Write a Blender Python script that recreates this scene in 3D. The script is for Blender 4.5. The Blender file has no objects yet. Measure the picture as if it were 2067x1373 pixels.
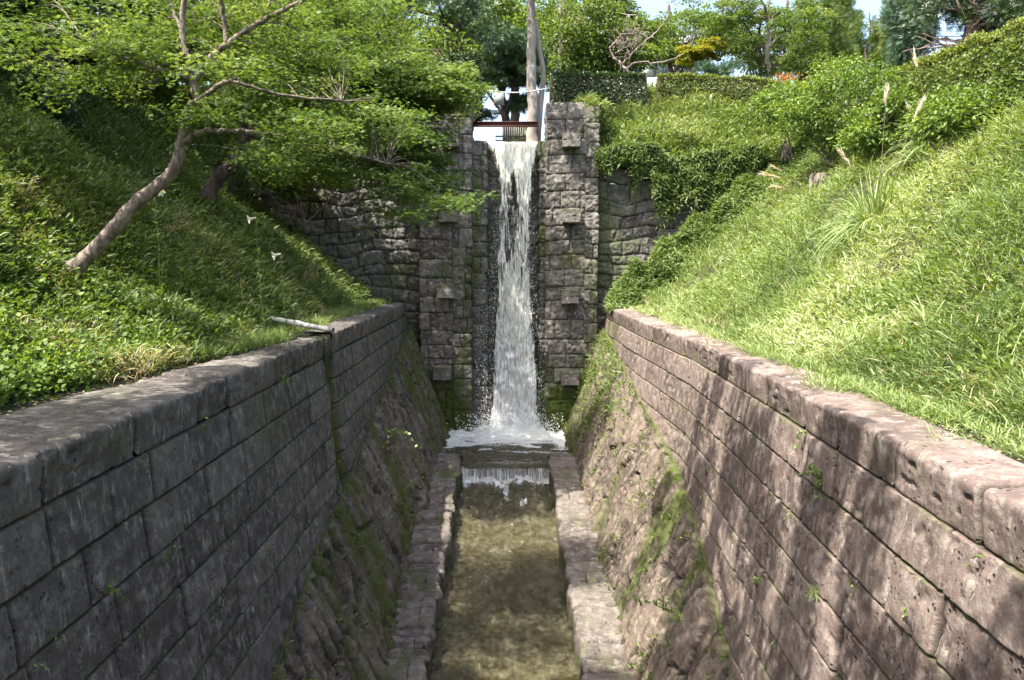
import bpy, math, random
import numpy as np
sc = bpy.context.scene
COL = sc.collection
rad = math.radians
# ------------------------------------------------------------------ camera
F = 1607.0
YAW = math.atan(11.5 / F); PITCH = math.atan(156.5 / F)
cam = bpy.data.cameras.new('camera'); camo = bpy.data.objects.new('camera', cam); COL.objects.link(camo)
cam.sensor_width = 36; cam.lens = 36 * F / 2067; cam.clip_end = 2000; cam.clip_start = 0.1
camo.location = (0, 0, 0); camo.rotation_euler = (rad(90) - PITCH, 0, -YAW)
sc.camera = camo
# ------------------------------------------------------------------ sky and sun
TOSUN = np.array([-0.36, -0.30, 0.885]); TOSUN /= np.linalg.norm(TOSUN)
elev = math.asin(TOSUN[2]); az = math.atan2(TOSUN[0], TOSUN[1])
w = bpy.data.worlds.new('World'); sc.world = w; w.use_nodes = True
nt = w.node_tree; nt.nodes.clear()
sky = nt.nodes.new('ShaderNodeTexSky'); sky.sky_type = 'NISHITA'; sky.sun_disc = False
sky.sun_elevation = elev; sky.sun_rotation = az; sky.air_density = 1.0; sky.dust_density = 4.5; sky.ozone_density = 1.0
bg = nt.nodes.new('ShaderNodeBackground'); bg.inputs[1].default_value = 0.15
ow = nt.nodes.new('ShaderNodeOutputWorld')
nt.links.new(sky.outputs[0], bg.inputs[0]); nt.links.new(bg.outputs[0], ow.inputs[0])
sl = bpy.data.lights.new('sun', 'SUN'); sl.energy = 4.0; sl.angle = rad(0.53); sl.color = (1.0, 0.95, 0.86)
so = bpy.data.objects.new('sun', sl); COL.objects.link(so)
from mathutils import Vector
so.rotation_euler = Vector(TOSUN).to_track_quat('Z', 'Y').to_euler()
sc.view_settings.view_transform = 'Standard'; sc.view_settings.look = 'None'
sc.view_settings.exposure = 1.88; sc.view_settings.gamma = 1
sc.cycles.max_bounces = 6; sc.cycles.diffuse_bounces = 3; sc.cycles.glossy_bounces = 3
sc.cycles.transparent_max_bounces = 12; sc.cycles.transmission_bounces = 4
sc.cycles.caustics_reflective = False; sc.cycles.caustics_refractive = False
sc.cycles.use_denoising = True

# ------------------------------------------------------------------ measuring helper: photo pixel + real distance -> place
_f = np.array([math.sin(YAW) * math.cos(PITCH), math.cos(YAW) * math.cos(PITCH), -math.sin(PITCH)])
_r = np.array([math.cos(YAW), -math.sin(YAW), 0.0]); _u = np.cross(_r, _f)
def P(px, py, D):
    d = _f + (px - 1033.5) / F * _r - (py - 686.5) / F * _u
    return d * (D / d[1])
def Pz(px, py, z):
    d = _f + (px - 1033.5) / F * _r - (py - 686.5) / F * _u
    return d * (z / d[2])

# ------------------------------------------------------------------ numpy noise
def _hash(ix, iy, iz, seed):
    h = (ix.astype(np.int64) * 374761393 + iy.astype(np.int64) * 668265263 + iz.astype(np.int64) * 1274126177 + seed * 974634777) & 0xffffffff
    h = ((h ^ (h >> 13)) * 1274126177) & 0xffffffff
    h = (h ^ (h >> 16)); h = (h * 2246822519) & 0xffffffff
    return ((h ^ (h >> 15)) & 0xffffff) / float(0xffffff)
def vn(x, y, z=None, seed=0):
    if z is None: z = np.zeros_like(x)
    x, y, z = np.broadcast_arrays(x, y, z)
    fx, fy, fz = np.floor(x), np.floor(y), np.floor(z)
    tx, ty, tz = x - fx, y - fy, z - fz
    tx = tx * tx * (3 - 2 * tx); ty = ty * ty * (3 - 2 * ty); tz = tz * tz * (3 - 2 * tz)
    r = 0
    for a in (0, 1):
        for b in (0, 1):
            for c in (0, 1):
                r = r + _hash(fx + a, fy + b, fz + c, seed) * (tx if a else 1 - tx) * (ty if b else 1 - ty) * (tz if c else 1 - tz)
    return r
def fbm(x, y, z=None, seed=0, octv=4, gain=.5):
    if z is None: z = np.zeros_like(x)
    s, a, t = 0, 1.0, 0
    for k in range(octv):
        s = s + a * vn(x * 2 ** k, y * 2 ** k, z * 2 ** k, seed + k * 17); t += a; a *= gain
    return s / t
def sstep(a, b, x):
    t = np.clip((x - a) / (b - a), 0, 1); return t * t * (3 - 2 * t)

# ------------------------------------------------------------------ mesh helpers
def raw_mesh(name, verts, faces_flat, k, mat, parent=None, smooth=False, attrs=None, uv=None):
    """verts (N,3), faces_flat (M*k) indices, all faces with k corners"""
    me = bpy.data.meshes.new(name)
    verts = np.ascontiguousarray(verts, dtype=np.float32); fl = np.ascontiguousarray(faces_flat, dtype=np.int32).ravel()
    m = len(fl) // k
    me.vertices.add(len(verts)); me.vertices.foreach_set('co', verts.ravel())
    me.loops.add(len(fl)); me.loops.foreach_set('vertex_index', fl)
    me.polygons.add(m); me.polygons.foreach_set('loop_start', np.arange(0, m * k, k, dtype=np.int32))
    try: me.polygons.foreach_set('loop_total', np.full(m, k, dtype=np.int32))
    except Exception: pass
    if smooth: me.polygons.foreach_set('use_smooth', np.ones(m, dtype=bool))
    me.update(calc_edges=True)
    for an, av in (attrs or {}).items():
        av = np.asarray(av, dtype=np.float32)
        if av.ndim == 1:
            a = me.attributes.new(an, 'FLOAT', 'POINT'); a.data.foreach_set('value', av)
        else:
            a = me.attributes.new(an, 'FLOAT_COLOR', 'POINT'); a.data.foreach_set('color', av.ravel())
    if uv is not None:
        a = me.attributes.new('st', 'FLOAT_VECTOR', 'POINT'); a.data.foreach_set('vector', np.ascontiguousarray(uv, dtype=np.float32).ravel())
    if mat: me.materials.append(mat)
    o = bpy.data.objects.new(name, me); COL.objects.link(o)
    if parent: o.parent = parent
    return o
def tag(o, label=None, cat=None, group=None, kind=None):
    if label: o['label'] = label
    if cat: o['category'] = cat
    if group: o['group'] = group
    if kind: o['kind'] = kind
    return o
def empty(name, label, cat, group=None):
    o = bpy.data.objects.new(name, None); COL.objects.link(o); o.empty_display_size = .2
    return tag(o, label, cat, group)
def grid_faces(nu, nv, off=0):
    i = np.arange(nu - 1)[:, None] * nv + np.arange(nv - 1)[None, :]
    return (np.stack([i, i + nv, i + nv + 1, i + 1], -1) + off).reshape(-1, 4)
class MB:
    """collects quads of boxes, tubes and revolved shapes for one part"""
    def __init__(s): s.v = []; s.f = []; s.n = 0
    def add(s, v, f):
        s.v.append(np.asarray(v, float)); s.f.append(np.asarray(f, int).reshape(-1, 4) + s.n); s.n += len(v)
    def box(s, c, h, rot=0, jitter=0, rs=None):
        q = np.array([[a, b, d] for a in (-1, 1) for b in (-1, 1) for d in (-1, 1)], float) * np.array(h)
        if jitter: q += (rs.random(q.shape) - .5) * 2 * jitter
        cr, sr = math.cos(rot), math.sin(rot)
        q = np.stack([q[:, 0] * cr - q[:, 1] * sr, q[:, 0] * sr + q[:, 1] * cr, q[:, 2]], 1) + np.array(c)
        s.add(q, [[0, 1, 3, 2], [4, 6, 7, 5], [0, 4, 5, 1], [2, 3, 7, 6], [0, 2, 6, 4], [1, 5, 7, 3]])
    def tube(s, pts, radii, n=8, wob=0, rs=None, cap=True):
        pts = np.asarray(pts, float); m = len(pts)
        radii = np.broadcast_to(np.asarray(radii, float), (m,))
        tan = np.gradient(pts, axis=0); tan /= (np.linalg.norm(tan, axis=1, keepdims=True) + 1e-9)
        ref = np.array([0, 0, 1.0]) if abs(tan[:, 2]).mean() < .9 else np.array([1.0, 0, 0])
        a = np.cross(tan, ref); a /= (np.linalg.norm(a, axis=1, keepdims=True) + 1e-9); b = np.cross(tan, a)
        th = np.arange(n) * 2 * math.pi / n
        R = radii[:, None] * (1 + (wob * (rs.random((m, n)) - .5) if wob else 0))
        v = pts[:, None, :] + (a[:, None, :] * np.cos(th)[None, :, None] + b[:, None, :] * np.sin(th)[None, :, None]) * R[..., None]
        f = []
        i = np.arange(m - 1)[:, None] * n; j = np.arange(n)[None, :]; j2 = (j + 1) % n
        f = np.stack([i + j, i + j2, i + n + j2, i + n + j], -1).reshape(-1, 4)
        v = v.reshape(-1, 3)
        if cap:
            v = np.vstack([v, pts[0], pts[-1]]); c0, c1 = m * n, m * n + 1
            k = np.arange(0, n, 2)
            f0 = np.stack([np.full_like(k, c0), (k + 2) % n, (k + 1) % n, k], -1)
            f1 = np.stack([np.full_like(k, c1), (m - 1) * n + k, (m - 1) * n + (k + 1) % n, (m - 1) * n + (k + 2) % n], -1)
            if n % 2 == 0: f = np.vstack([f, f0, f1])
        s.add(v, f)
    def build(s, name, mat, parent=None, smooth=False):
        return raw_mesh(name, np.vstack(s.v), np.vstack(s.f), 4, mat, parent, smooth)

# ------------------------------------------------------------------ materials
def newmat(name):
    m = bpy.data.materials.new(name); m.use_nodes = True; t = m.node_tree; t.nodes.clear()
    return m, t, t.nodes.new('ShaderNodeOutputMaterial')
def N(t, kind, **kw):
    n = t.nodes.new(kind)
    for k, v in kw.items():
        if isinstance(k, str) and k.startswith('i_'): n.inputs[k[2:].replace('_', ' ')].default_value = v
        else: setattr(n, k, v)
    return n
def mixc(t, fac, a, b, mode='MIX'):
    n = t.nodes.new('ShaderNodeMix'); n.data_type = 'RGBA'; n.blend_type = mode
    for idx, val in ((0, fac), (6, a), (7, b)):
        if isinstance(val, bpy.types.NodeSocket): t.links.new(val, n.inputs[idx])
        elif idx == 0: n.inputs[0].default_value = val
        else: n.inputs[idx].default_value = (*val, 1)
    return n.outputs[2]
def math_(t, op, a, b=0.0, c=0.0, clamp=False):
    n = t.nodes.new('ShaderNodeMath'); n.operation = op; n.use_clamp = clamp
    for i, v in enumerate((a, b, c)):
        if isinstance(v, bpy.types.NodeSocket): t.links.new(v, n.inputs[i])
        else: n.inputs[i].default_value = v
    return n.outputs[0]
def ramp(t, x, a, b, c0=0.0, c1=1.0):
    n = t.nodes.new('ShaderNodeMapRange'); n.interpolation_type = 'SMOOTHSTEP'
    t.links.new(x, n.inputs[0])
    for i, v in enumerate((a, b, c0, c1)): n.inputs[i + 1].default_value = v
    return n.outputs[0]
def noise(t, vec, scale, detail=4, rough=.55, sx=(1, 1, 1)):
    mp = t.nodes.new('ShaderNodeMapping'); mp.inputs['Scale'].default_value = sx
    t.links.new(vec, mp.inputs[0])
    n = t.nodes.new('ShaderNodeTexNoise'); n.inputs['Scale'].default_value = scale; n.inputs['Detail'].default_value = detail
    n.inputs['Roughness'].default_value = rough
    t.links.new(mp.outputs[0], n.inputs['Vector']); return n.outputs[0]
def attr(t, name, out='Fac'):
    n = t.nodes.new('ShaderNodeAttribute'); n.attribute_name = name; return n.outputs[out]

def stone_mat(name, dark, mid, light, lichen=(.42, .42, .39), moss=(.055, .072, .012), streak=1.0, lich_amt=.5, wet=0.0, bump=.6, pits=True):
    """mask attribute: R block tone, G moss, B joint"""
    m, t, out = newmat(name)
    st = attr(t, 'st', 'Vector'); mk = t.nodes.new('ShaderNodeSeparateColor'); t.links.new(attr(t, 'mask', 'Color'), mk.inputs[0])
    n_big = noise(t, st, .9, 5, .6); n_mid = noise(t, st, 5, 8, .72); n_fine = noise(t, st, 34, 6, .75)
    n_str = noise(t, st, 2.2, 6, .68, (2.2, .45, 1)) ; n_str2 = noise(t, st, 6, 6, .75, (1.6 if streak > .5 else 1, .5 if streak > .5 else 1, 1))
    n_sp = noise(t, st, 22, 3, .6)
    tone = math_(t, 'MULTIPLY_ADD', mk.outputs[0], .75, math_(t, 'MULTIPLY', n_big, .35))
    c = mixc(t, ramp(t, tone, .2, .8), dark, mid)
    c = mixc(t, math_(t, 'MULTIPLY', ramp(t, n_mid, .46, .66), .85), c, light)
    c = mixc(t, math_(t, 'MULTIPLY', ramp(t, n_mid, .47, .30), .7), c, tuple(x * .6 for x in dark))
    c = mixc(t, math_(t, 'MULTIPLY', ramp(t, n_str, .52, .66), .5 * streak), c, tuple(x * .42 for x in mid))
    c = mixc(t, math_(t, 'MULTIPLY', ramp(t, n_str2, .54, .66), lich_amt), c, lichen)
    c = mixc(t, math_(t, 'MULTIPLY', ramp(t, n_sp, .64, .72), .8 * lich_amt), c, lichen)
    c = mixc(t, math_(t, 'MULTIPLY', ramp(t, n_fine, .35, .65), .35), c, tuple(x * .55 for x in dark))
    c = mixc(t, math_(t, 'MULTIPLY', mk.outputs[2], .9), c, (.018, .017, .012))
    mfac = math_(t, 'MULTIPLY', mk.outputs[1], ramp(t, math_(t, 'ADD', n_mid, math_(t, 'MULTIPLY', mk.outputs[1], .25)), .35, .62))
    mc = mixc(t, n_fine, tuple(x * .45 for x in moss), tuple(min(1, x * 1.5) for x in moss))
    c = mixc(t, mfac, c, mc)
    p = N(t, 'ShaderNodeBsdfPrincipled'); t.links.new(c, p.inputs['Base Color'])
    p.inputs['Roughness'].default_value = .85 - wet * .5
    p.inputs['Specular IOR Level'].default_value = .25 + wet * .3
    h = math_(t, 'MULTIPLY_ADD', n_fine, .6, math_(t, 'MULTIPLY', n_mid, .9))
    if pits:
        v = t.nodes.new('ShaderNodeTexVoronoi'); v.inputs['Scale'].default_value = 17; v.inputs['Randomness'].default_value = 1
        t.links.new(st, v.inputs['Vector'])
        pit = math_(t, 'MULTIPLY', ramp(t, v.outputs['Distance'], .3, .12), ramp(t, noise(t, st, 2.4, 3), .5, .62))
        h = math_(t, 'SUBTRACT', h, math_(t, 'MULTIPLY', pit, .9))
        c2 = mixc(t, math_(t, 'MULTIPLY', pit, .75), c, (.02, .016, .013)); t.links.new(c2, p.inputs['Base Color'])
    b = N(t, 'ShaderNodeBump'); b.inputs['Strength'].default_value = bump; b.inputs['Distance'].default_value = .03
    t.links.new(h, b.inputs['Height']); t.links.new(b.outputs[0], p.inputs['Normal'])
    t.links.new(p.outputs[0], out.inputs[0]); return m

def leaf_mat(name, cols, trans=.4, gloss=.06, rough=.4):
    m, t, out = newmat(name)
    a = attr(t, 'rnd')
    r = t.nodes.new('ShaderNodeValToRGB'); t.links.new(a, r.inputs[0])
    el = r.color_ramp.elements
    while len(el) < len(cols): el.new(.5)
    for i, c in enumerate(cols):
        el[i].position = i / (len(cols) - 1); el[i].color = (*c, 1)
    d = N(t, 'ShaderNodeBsdfDiffuse'); tr = N(t, 'ShaderNodeBsdfTranslucent'); g = N(t, 'ShaderNodeBsdfGlossy'); g.inputs['Roughness'].default_value = rough
    t.links.new(r.outputs[0], d.inputs[0])
    warm = mixc(t, 1.0, r.outputs[0], (1.35, 1.25, .5), 'MULTIPLY'); t.links.new(warm, tr.inputs[0])
    m1 = N(t, 'ShaderNodeMixShader'); m1.inputs[0].default_value = trans
    t.links.new(d.outputs[0], m1.inputs[1]); t.links.new(tr.outputs[0], m1.inputs[2])
    m2 = N(t, 'ShaderNodeMixShader'); m2.inputs[0].default_value = gloss
    t.links.new(m1.outputs[0], m2.inputs[1]); t.links.new(g.outputs[0], m2.inputs[2])
    t.links.new(m2.outputs[0], out.inputs[0]); return m

def simple_mat(name, c1, c2, scale=6, rough=.8, bump=.4, sx=(1, 1, 1), metal=0, dist=.02):
    m, t, out = newmat(name)
    tc = N(t, 'ShaderNodeTexCoord'); n = noise(t, tc.outputs['Object'], scale, 6, .65, sx)
    c = mixc(t, ramp(t, n, .35, .65), c1, c2)
    p = N(t, 'ShaderNodeBsdfPrincipled'); p.inputs['Roughness'].default_value = rough; p.inputs['Metallic'].default_value = metal
    p.inputs['Specular IOR Level'].default_value = .3
    t.links.new(c, p.inputs['Base Color'])
    b = N(t, 'ShaderNodeBump'); b.inputs['Strength'].default_value = bump; b.inputs['Distance'].default_value = dist
    n2 = noise(t, tc.outputs['Object'], scale * 4, 4, .7, sx)
    t.links.new(math_(t, 'ADD', n, n2), b.inputs['Height']); t.links.new(b.outputs[0], p.inputs['Normal'])
    t.links.new(p.outputs[0], out.inputs[0]); return m

M = {}
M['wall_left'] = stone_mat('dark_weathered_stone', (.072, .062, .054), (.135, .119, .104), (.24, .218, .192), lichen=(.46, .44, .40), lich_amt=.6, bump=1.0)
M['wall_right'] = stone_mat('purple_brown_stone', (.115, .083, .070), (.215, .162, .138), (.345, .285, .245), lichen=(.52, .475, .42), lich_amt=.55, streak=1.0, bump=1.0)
M['rev_left'] = stone_mat('mossy_wet_stone', (.060, .048, .036), (.125, .102, .078), (.26, .22, .17), lichen=(.40, .36, .30), moss=(.060, .070, .013), lich_amt=.4, wet=.25, bump=1.0)
M['rev_right'] = stone_mat('weedy_revetment_stone', (.075, .056, .044), (.155, .12, .094), (.27, .22, .17), lichen=(.40, .35, .27), moss=(.06, .08, .014), lich_amt=.45, bump=1.0)
M['pilaster'] = stone_mat('grey_tooled_stone', (.078, .068, .057), (.165, .148, .126), (.31, .285, .25), lichen=(.55, .54, .50), lich_amt=.6, streak=.2, bump=1.0)
M['rubble'] = stone_mat('grey_rubble_stone', (.07, .064, .057), (.14, .13, .117), (.25, .235, .21), lichen=(.48, .47, .43), lich_amt=.5, streak=.2, bump=1.0)
M['niche'] = stone_mat('wet_dark_stone', (.055, .05, .042), (.10, .09, .075), (.15, .14, .12), lichen=(.3, .29, .26), lich_amt=.25, wet=.7, bump=.8)
M['curb'] = stone_mat('pinkish_curb_stone', (.08, .066, .056), (.16, .136, .116), (.28, .245, .21), lichen=(.46, .43, .38), lich_amt=.4, bump=1.0)
M['bed'] = stone_mat('pebble_bed', (.12, .10, .045), (.29, .25, .115), (.50, .44, .23), lichen=(.5, .47, .32), lich_amt=.35, streak=.5, bump=.9, pits=False)
M['soil'] = None

# ------------------------------------------------------------------ stone layouts
def ashlar(u, v, ch, lo, hi, seed, wav=.0, vj=1.0):
    """courses of blocks: returns (block id hash, distance to nearest joint)"""
    rs = np.random.RandomState(seed)
    v2 = v + wav * (vn(u * .8, v * .5, seed=seed) - .5)
    umin, umax = u.min() - 3, u.max() + 3
    if np.isscalar(ch): edges = np.arange(v2.min() - ch, v2.max() + 2 * ch, ch); edges = edges - edges[0] + math.floor(v2.min() / ch) * ch
    else:
        edges = [v2.min() - .05]
        while edges[-1] < v2.max() + .05: edges.append(edges[-1] + rs.uniform(*ch))
        edges = np.array(edges)
    row = np.clip(np.searchsorted(edges, v2, side='right') - 1, 0, len(edges) - 2)
    dv = np.minimum(v2 - edges[row], edges[row + 1] - v2)
    du = np.full_like(u, 9.0); idd = np.zeros_like(u)
    for r in range(len(edges) - 1):
        b = [umin - rs.uniform(0, hi)]
        while b[-1] < umax: b.append(b[-1] + rs.uniform(lo, hi))
        b = np.array(b); sel = row == r
        if not sel.any(): continue
        uu = u[sel] + .02 * (vn(u[sel] * 3, v2[sel] * 4, seed=seed + 5) - .5) + (v2[sel] - edges[r]) * rs.uniform(-.08, .08)
        k = np.clip(np.searchsorted(b, uu, side='right') - 1, 0, len(b) - 2)
        du[sel] = np.minimum(uu - b[k], b[k + 1] - uu); idd[sel] = _hash(k.astype(float), np.full(k.shape, float(r)), np.zeros(k.shape), seed)
    return idd, np.minimum(dv, du * vj), du, dv
def rubble(u, v, cu, cv, seed, jit=.8):
    """irregular stones: cell id hash and distance to the joint"""
    U, V = u / cu, v / cv
    iu, iv = np.floor(U), np.floor(V)
    d1 = np.full(U.shape, 9.0); d2 = d1.copy(); idd = np.zeros_like(U)
    for a in (-1, 0, 1):
        for b in (-1, 0, 1):
            cx, cy = iu + a, iv + b
            off = (cy % 2) * .5
            px = cx + .5 + (off - .25) + (_hash(cx, cy, cx * 0, seed) - .5) * jit; py = cy + .5 + (_hash(cx, cy, cx * 0 + 1, seed) - .5) * jit
            d = np.maximum(np.abs(U - px), np.abs(V - py)) * .55 + np.hypot(U - px, V - py) * .45
            hid = _hash(cx, cy, cx * 0 + 2, seed)
            d = d - .12 * hid
            new = d < d1
            d2 = np.where(new, d1, np.minimum(d2, d)); idd = np.where(new, hid, idd); d1 = np.where(new, d, d1)
    return idd, (d2 - d1) * .5 * min(cu, cv) * 1.3
def heightfield(name, pos, h, mask, st, mat, parent=None, flip=False):
    """pos (nu,nv,3) displaced along its normal by h"""
    nu, nv = pos.shape[:2]
    a = np.gradient(pos, axis=0); b = np.gradient(pos, axis=1)
    n = np.cross(a, b); n /= (np.linalg.norm(n, axis=2, keepdims=True) + 1e-12)
    if flip: n = -n
    q = pos + n * h[..., None]
    f = grid_faces(nu, nv)
    if flip: f = f[:, ::-1]
    mk = np.concatenate([mask, np.ones((*mask.shape[:2], 1))], 2).reshape(-1, 4)
    uv = np.concatenate([st, np.zeros((*st.shape[:2], 1))], 2).reshape(-1, 3)
    return raw_mesh(name, q.reshape(-1, 3), f, 4, mat, parent, True, {'mask': mk}, uv)
def stone_h(idd, d, u, v, joint=.012, depth=.035, pillow=.0, rough=.01, seed=0, step=.012):
    j = 1 - sstep(joint * .3, joint * 1.6, d)
    h = -depth * j + (idd - .5) * step + pillow * sstep(0, .12, d)
    h = h + rough * (fbm(u * 4, v * 4, seed=seed) - .5) * 2 + rough * .5 * (fbm(u * 16, v * 16, seed=seed + 3, octv=2) - .5) * 2
    pit = sstep(.70, .78, vn(u * 9, v * 14, seed=seed + 9)) * sstep(.5, .62, vn(u * 1.3, v * 1.3, seed=seed + 11))
    return h - pit * .02, j

def logspace_d(a, b, k): return np.exp(np.arange(math.log(a), math.log(b) + k, k))

# ------------------------------------------------------------------ profile of the channel (all measured along y, the distance)
def curb_z(y): return -5.52 + (np.minimum(y, 22.4) - 21.85) * .0925
TL = P(820, 612, 26); ZTL = TL[2]
_tr = [(1219, 616), (1256, 632), (1296, 648), (1402, 686), (1500, 733), (1600, 783), (1807, 890), (2067, 1025)]
ZTR = -1.42
_trp = np.array([Pz(a, b, ZTR) for a, b in _tr])[::-1]
def xTL(y): return TL[0] + 0 * y
def xTR(y): return np.interp(y, _trp[:, 1], _trp[:, 0])
def zKL(y): return np.interp(y, [1, 5, 9.5, 12, 15, 18.4, 26], [-7.3, -6.1, -5.05, -4.42, -4.0, -3.37, -2.1])
def zKR(y): return np.interp(y, [1, 5, 9.5, 12, 15.5, 21, 26], [-7.5, -6.4, -5.2, -4.38, -3.62, -2.76, -2.1])
BL_, BR_ = .11, .125
def faceL(y, z): return xTL(y) + .07 * -1 * 0 + BL_ * (ZTL - .42 - z)
def faceR(y, z): return xTR(y) - BR_ * (ZTR - .42 - z)
WALL_END = 26.05
exec_order = []

def ashlar_wall(side):
    left = side < 0
    ys = logspace_d(1.2, WALL_END, .0024)
    k_ = np.arange(0, 13)[:, None] * .46; vs = np.unique(np.round(np.clip(np.concatenate([(k_ + np.array([-.028, -.018, -.011, -.005, 0, .005, .011, .018, .028])).ravel(), np.arange(0, 5.6, .03)]), 0, 5.6), 4))
    Y, V = np.meshgrid(ys, vs, indexing='ij')
    zt = (ZTL if left else ZTR) - .40
    z = zt - V * .993
    X = (faceL(Y, z) if left else faceR(Y, z)) + (.0 if left else -.0)
    idd, d, du, dv = ashlar(Y, V, .46, .7, 1.35, 11 if left else 23, wav=.012, vj=.55)
    h, j = stone_h(idd, d, Y, V, .011, .05, .004, .013, 31 if left else 37, .034)
    # moss: along the bed joints, plus the wet strip below the drain pipe
    moss = (1 - sstep(.0, .05, dv)) * sstep(.45, .65, vn(Y * 1.6, V * 3, seed=5)) * (.55 if left else .5)
    moss = np.maximum(moss, sstep(.62, .75, fbm(Y * .8, V * .8, seed=51)) * (.35 if left else .1))
    if left:
        c = 14.55 + .10 * np.sin(V * 3); strip = 1 - sstep(.18, .42, np.abs(Y - c)); moss = np.maximum(moss, strip); h = h - strip * .10 - (1 - sstep(.10, .2, np.abs(Y - c))) * .06
        moss = np.maximum(moss, sstep(23, 26, Y) * .7 * sstep(.3, .6, vn(Y * 2, V * 2, seed=8)))
    else:
        moss = np.maximum(moss, sstep(21, 25, Y) * .8 * sstep(.3, .6, vn(Y * 2, V * 2, seed=8)))
    mask = np.stack([idd, np.clip(moss, 0, 1), j * (1 - .5 * moss)], 2)
    pos = np.stack([X, Y, z], 2)
    par = empty('channel_wall', 'dark shaded ashlar retaining wall of the left bank with mossy joints' if left else 'sunlit purple brown ashlar retaining wall along the right bank', 'retaining wall', 'channel walls')
    par['label'] = par['label']
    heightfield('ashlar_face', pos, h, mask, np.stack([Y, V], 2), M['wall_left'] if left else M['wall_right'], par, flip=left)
    # coping stones: profile from the back of the top over a rounded edge down to the drip
    zt0 = ZTL if left else ZTR; ov = .085 if left else .13; rr = .06
    def coping(y0, y1, name, dz=0.0):
        ys = logspace_d(y0, y1, .0030)
        wid = np.interp(ys, [1, 7, 10, 12, 13.9, 14.5, 26], [1.25, 1.15, .70, .52, .30, .55, .5]) if left else np.interp(ys, [1, 5.6, 10, 26], [.5, .5, .6, .5])
        prof = []
        # s positions: 0 .. 1 over the top, arc, face, underside
        n1, n2, n3, n4 = 34, 6, 20, 4
        S = []
        for i in range(n1): S.append((1 - i / n1, 0.0, 0))                 # fraction of width back
        xs = np.zeros((len(ys), n1 + n2 + n3 + n4)); zs = np.zeros_like(xs); vv = np.zeros_like(xs)
        for i in range(n1):
            fr = 1 - i / n1; xs[:, i] = -ov + rr + (wid + ov - rr) * fr; zs[:, i] = 0; vv[:, i] = -(wid) * fr
        for i in range(n2):
            a = (i / n2) * math.pi / 2; xs[:, n1 + i] = -ov + rr - rr * math.sin(a); zs[:, n1 + i] = -rr + rr * math.cos(a); vv[:, n1 + i] = a * rr
        for i in range(n3):
            q = i / n3; xs[:, n1 + n2 + i] = -ov + .03 * q; zs[:, n1 + n2 + i] = -rr - (.40 - rr) * q; vv[:, n1 + n2 + i] = .08 + .34 * q
        for i in range(n4):
            q = i / (n4 - 1); xs[:, n1 + n2 + n3 + i] = -ov + .03 + (ov + .06) * q; zs[:, n1 + n2 + n3 + i] = -.40; vv[:, n1 + n2 + n3 + i] = .45 + .1 * q
        xe = xTL(ys) if left else xTR(ys)
        sg = -1 if left else 1
        # overhang direction is into the channel; T line is the outer edge of the coping
        X = xe[:, None] + sg * (xs + ov); Z = zt0 + zs + dz; Y2 = np.broadcast_to(ys[:, None], X.shape)
        rs = np.random.RandomState(3 if left else 4)
        b = [y0 - .4]
        while b[-1] < y1 + 1: b.append(b[-1] + rs.uniform(.85, 1.5))
        b = np.array(b); k = np.searchsorted(b, Y2, side='right') - 1; du = np.minimum(Y2 - b[k], b[np.minimum(k + 1, len(b) - 1)] - Y2)
        idd = _hash(k.astype(float), k * 0.0, k * 0.0, 77)
        h, j = stone_h(idd, du * .5, Y2, vv, .012, .05, 0, .014, 61, .03)
        edge = np.exp(-((vv - .04) / .12) ** 2)
        h = h - edge * .03 * sstep(.45, .8, fbm(Y2 * 3, vv * 3, seed=66))
        h[:, :3] -= .12
        moss = (1 - sstep(0, .1, np.abs(vv - .45))) * .8 * sstep(.4, .6, vn(Y2 * 2, vv, seed=9)) + sstep(.6, .75, fbm(Y2 * 1.5, vv * 2, seed=91)) * .25
        if left: moss = np.maximum(moss, (1 - sstep(.1, .5, np.abs(Y2 - 14.5))))
        mask = np.stack([idd, np.clip(moss, 0, 1), j], 2)
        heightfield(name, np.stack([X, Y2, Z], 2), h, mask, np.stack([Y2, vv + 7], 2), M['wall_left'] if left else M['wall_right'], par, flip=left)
    if left:
        coping(1.2, 14.25, 'coping'); coping(14.85, WALL_END, 'coping', .015)
        for yy, dz_ in ((14.235, 0), (14.865, .015)):
            n_ = 16; A, B = np.meshgrid(np.linspace(-3.86, TL[0] - .03, n_), np.linspace(-.38, -.03, n_), indexing='ij'); wy = yy + .03 * (fbm(A * 6, B * 6, seed=4) - .5)
            v_ = np.stack([A, wy, ZTL + B + dz_], -1).reshape(-1, 3); mk_ = np.tile([.4, .6, 0, 1.0], (len(v_), 1))
            raw_mesh('coping_end', v_, grid_faces(n_, n_), 4, M['wall_left'], par, True, {'mask': mk_}, np.stack([v_[:, 0], v_[:, 2], v_[:, 1]], 1))
    else:
        coping(1.2, WALL_END, 'coping')
    return par
ashlar_wall(-1); ashlar_wall(1)

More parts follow.
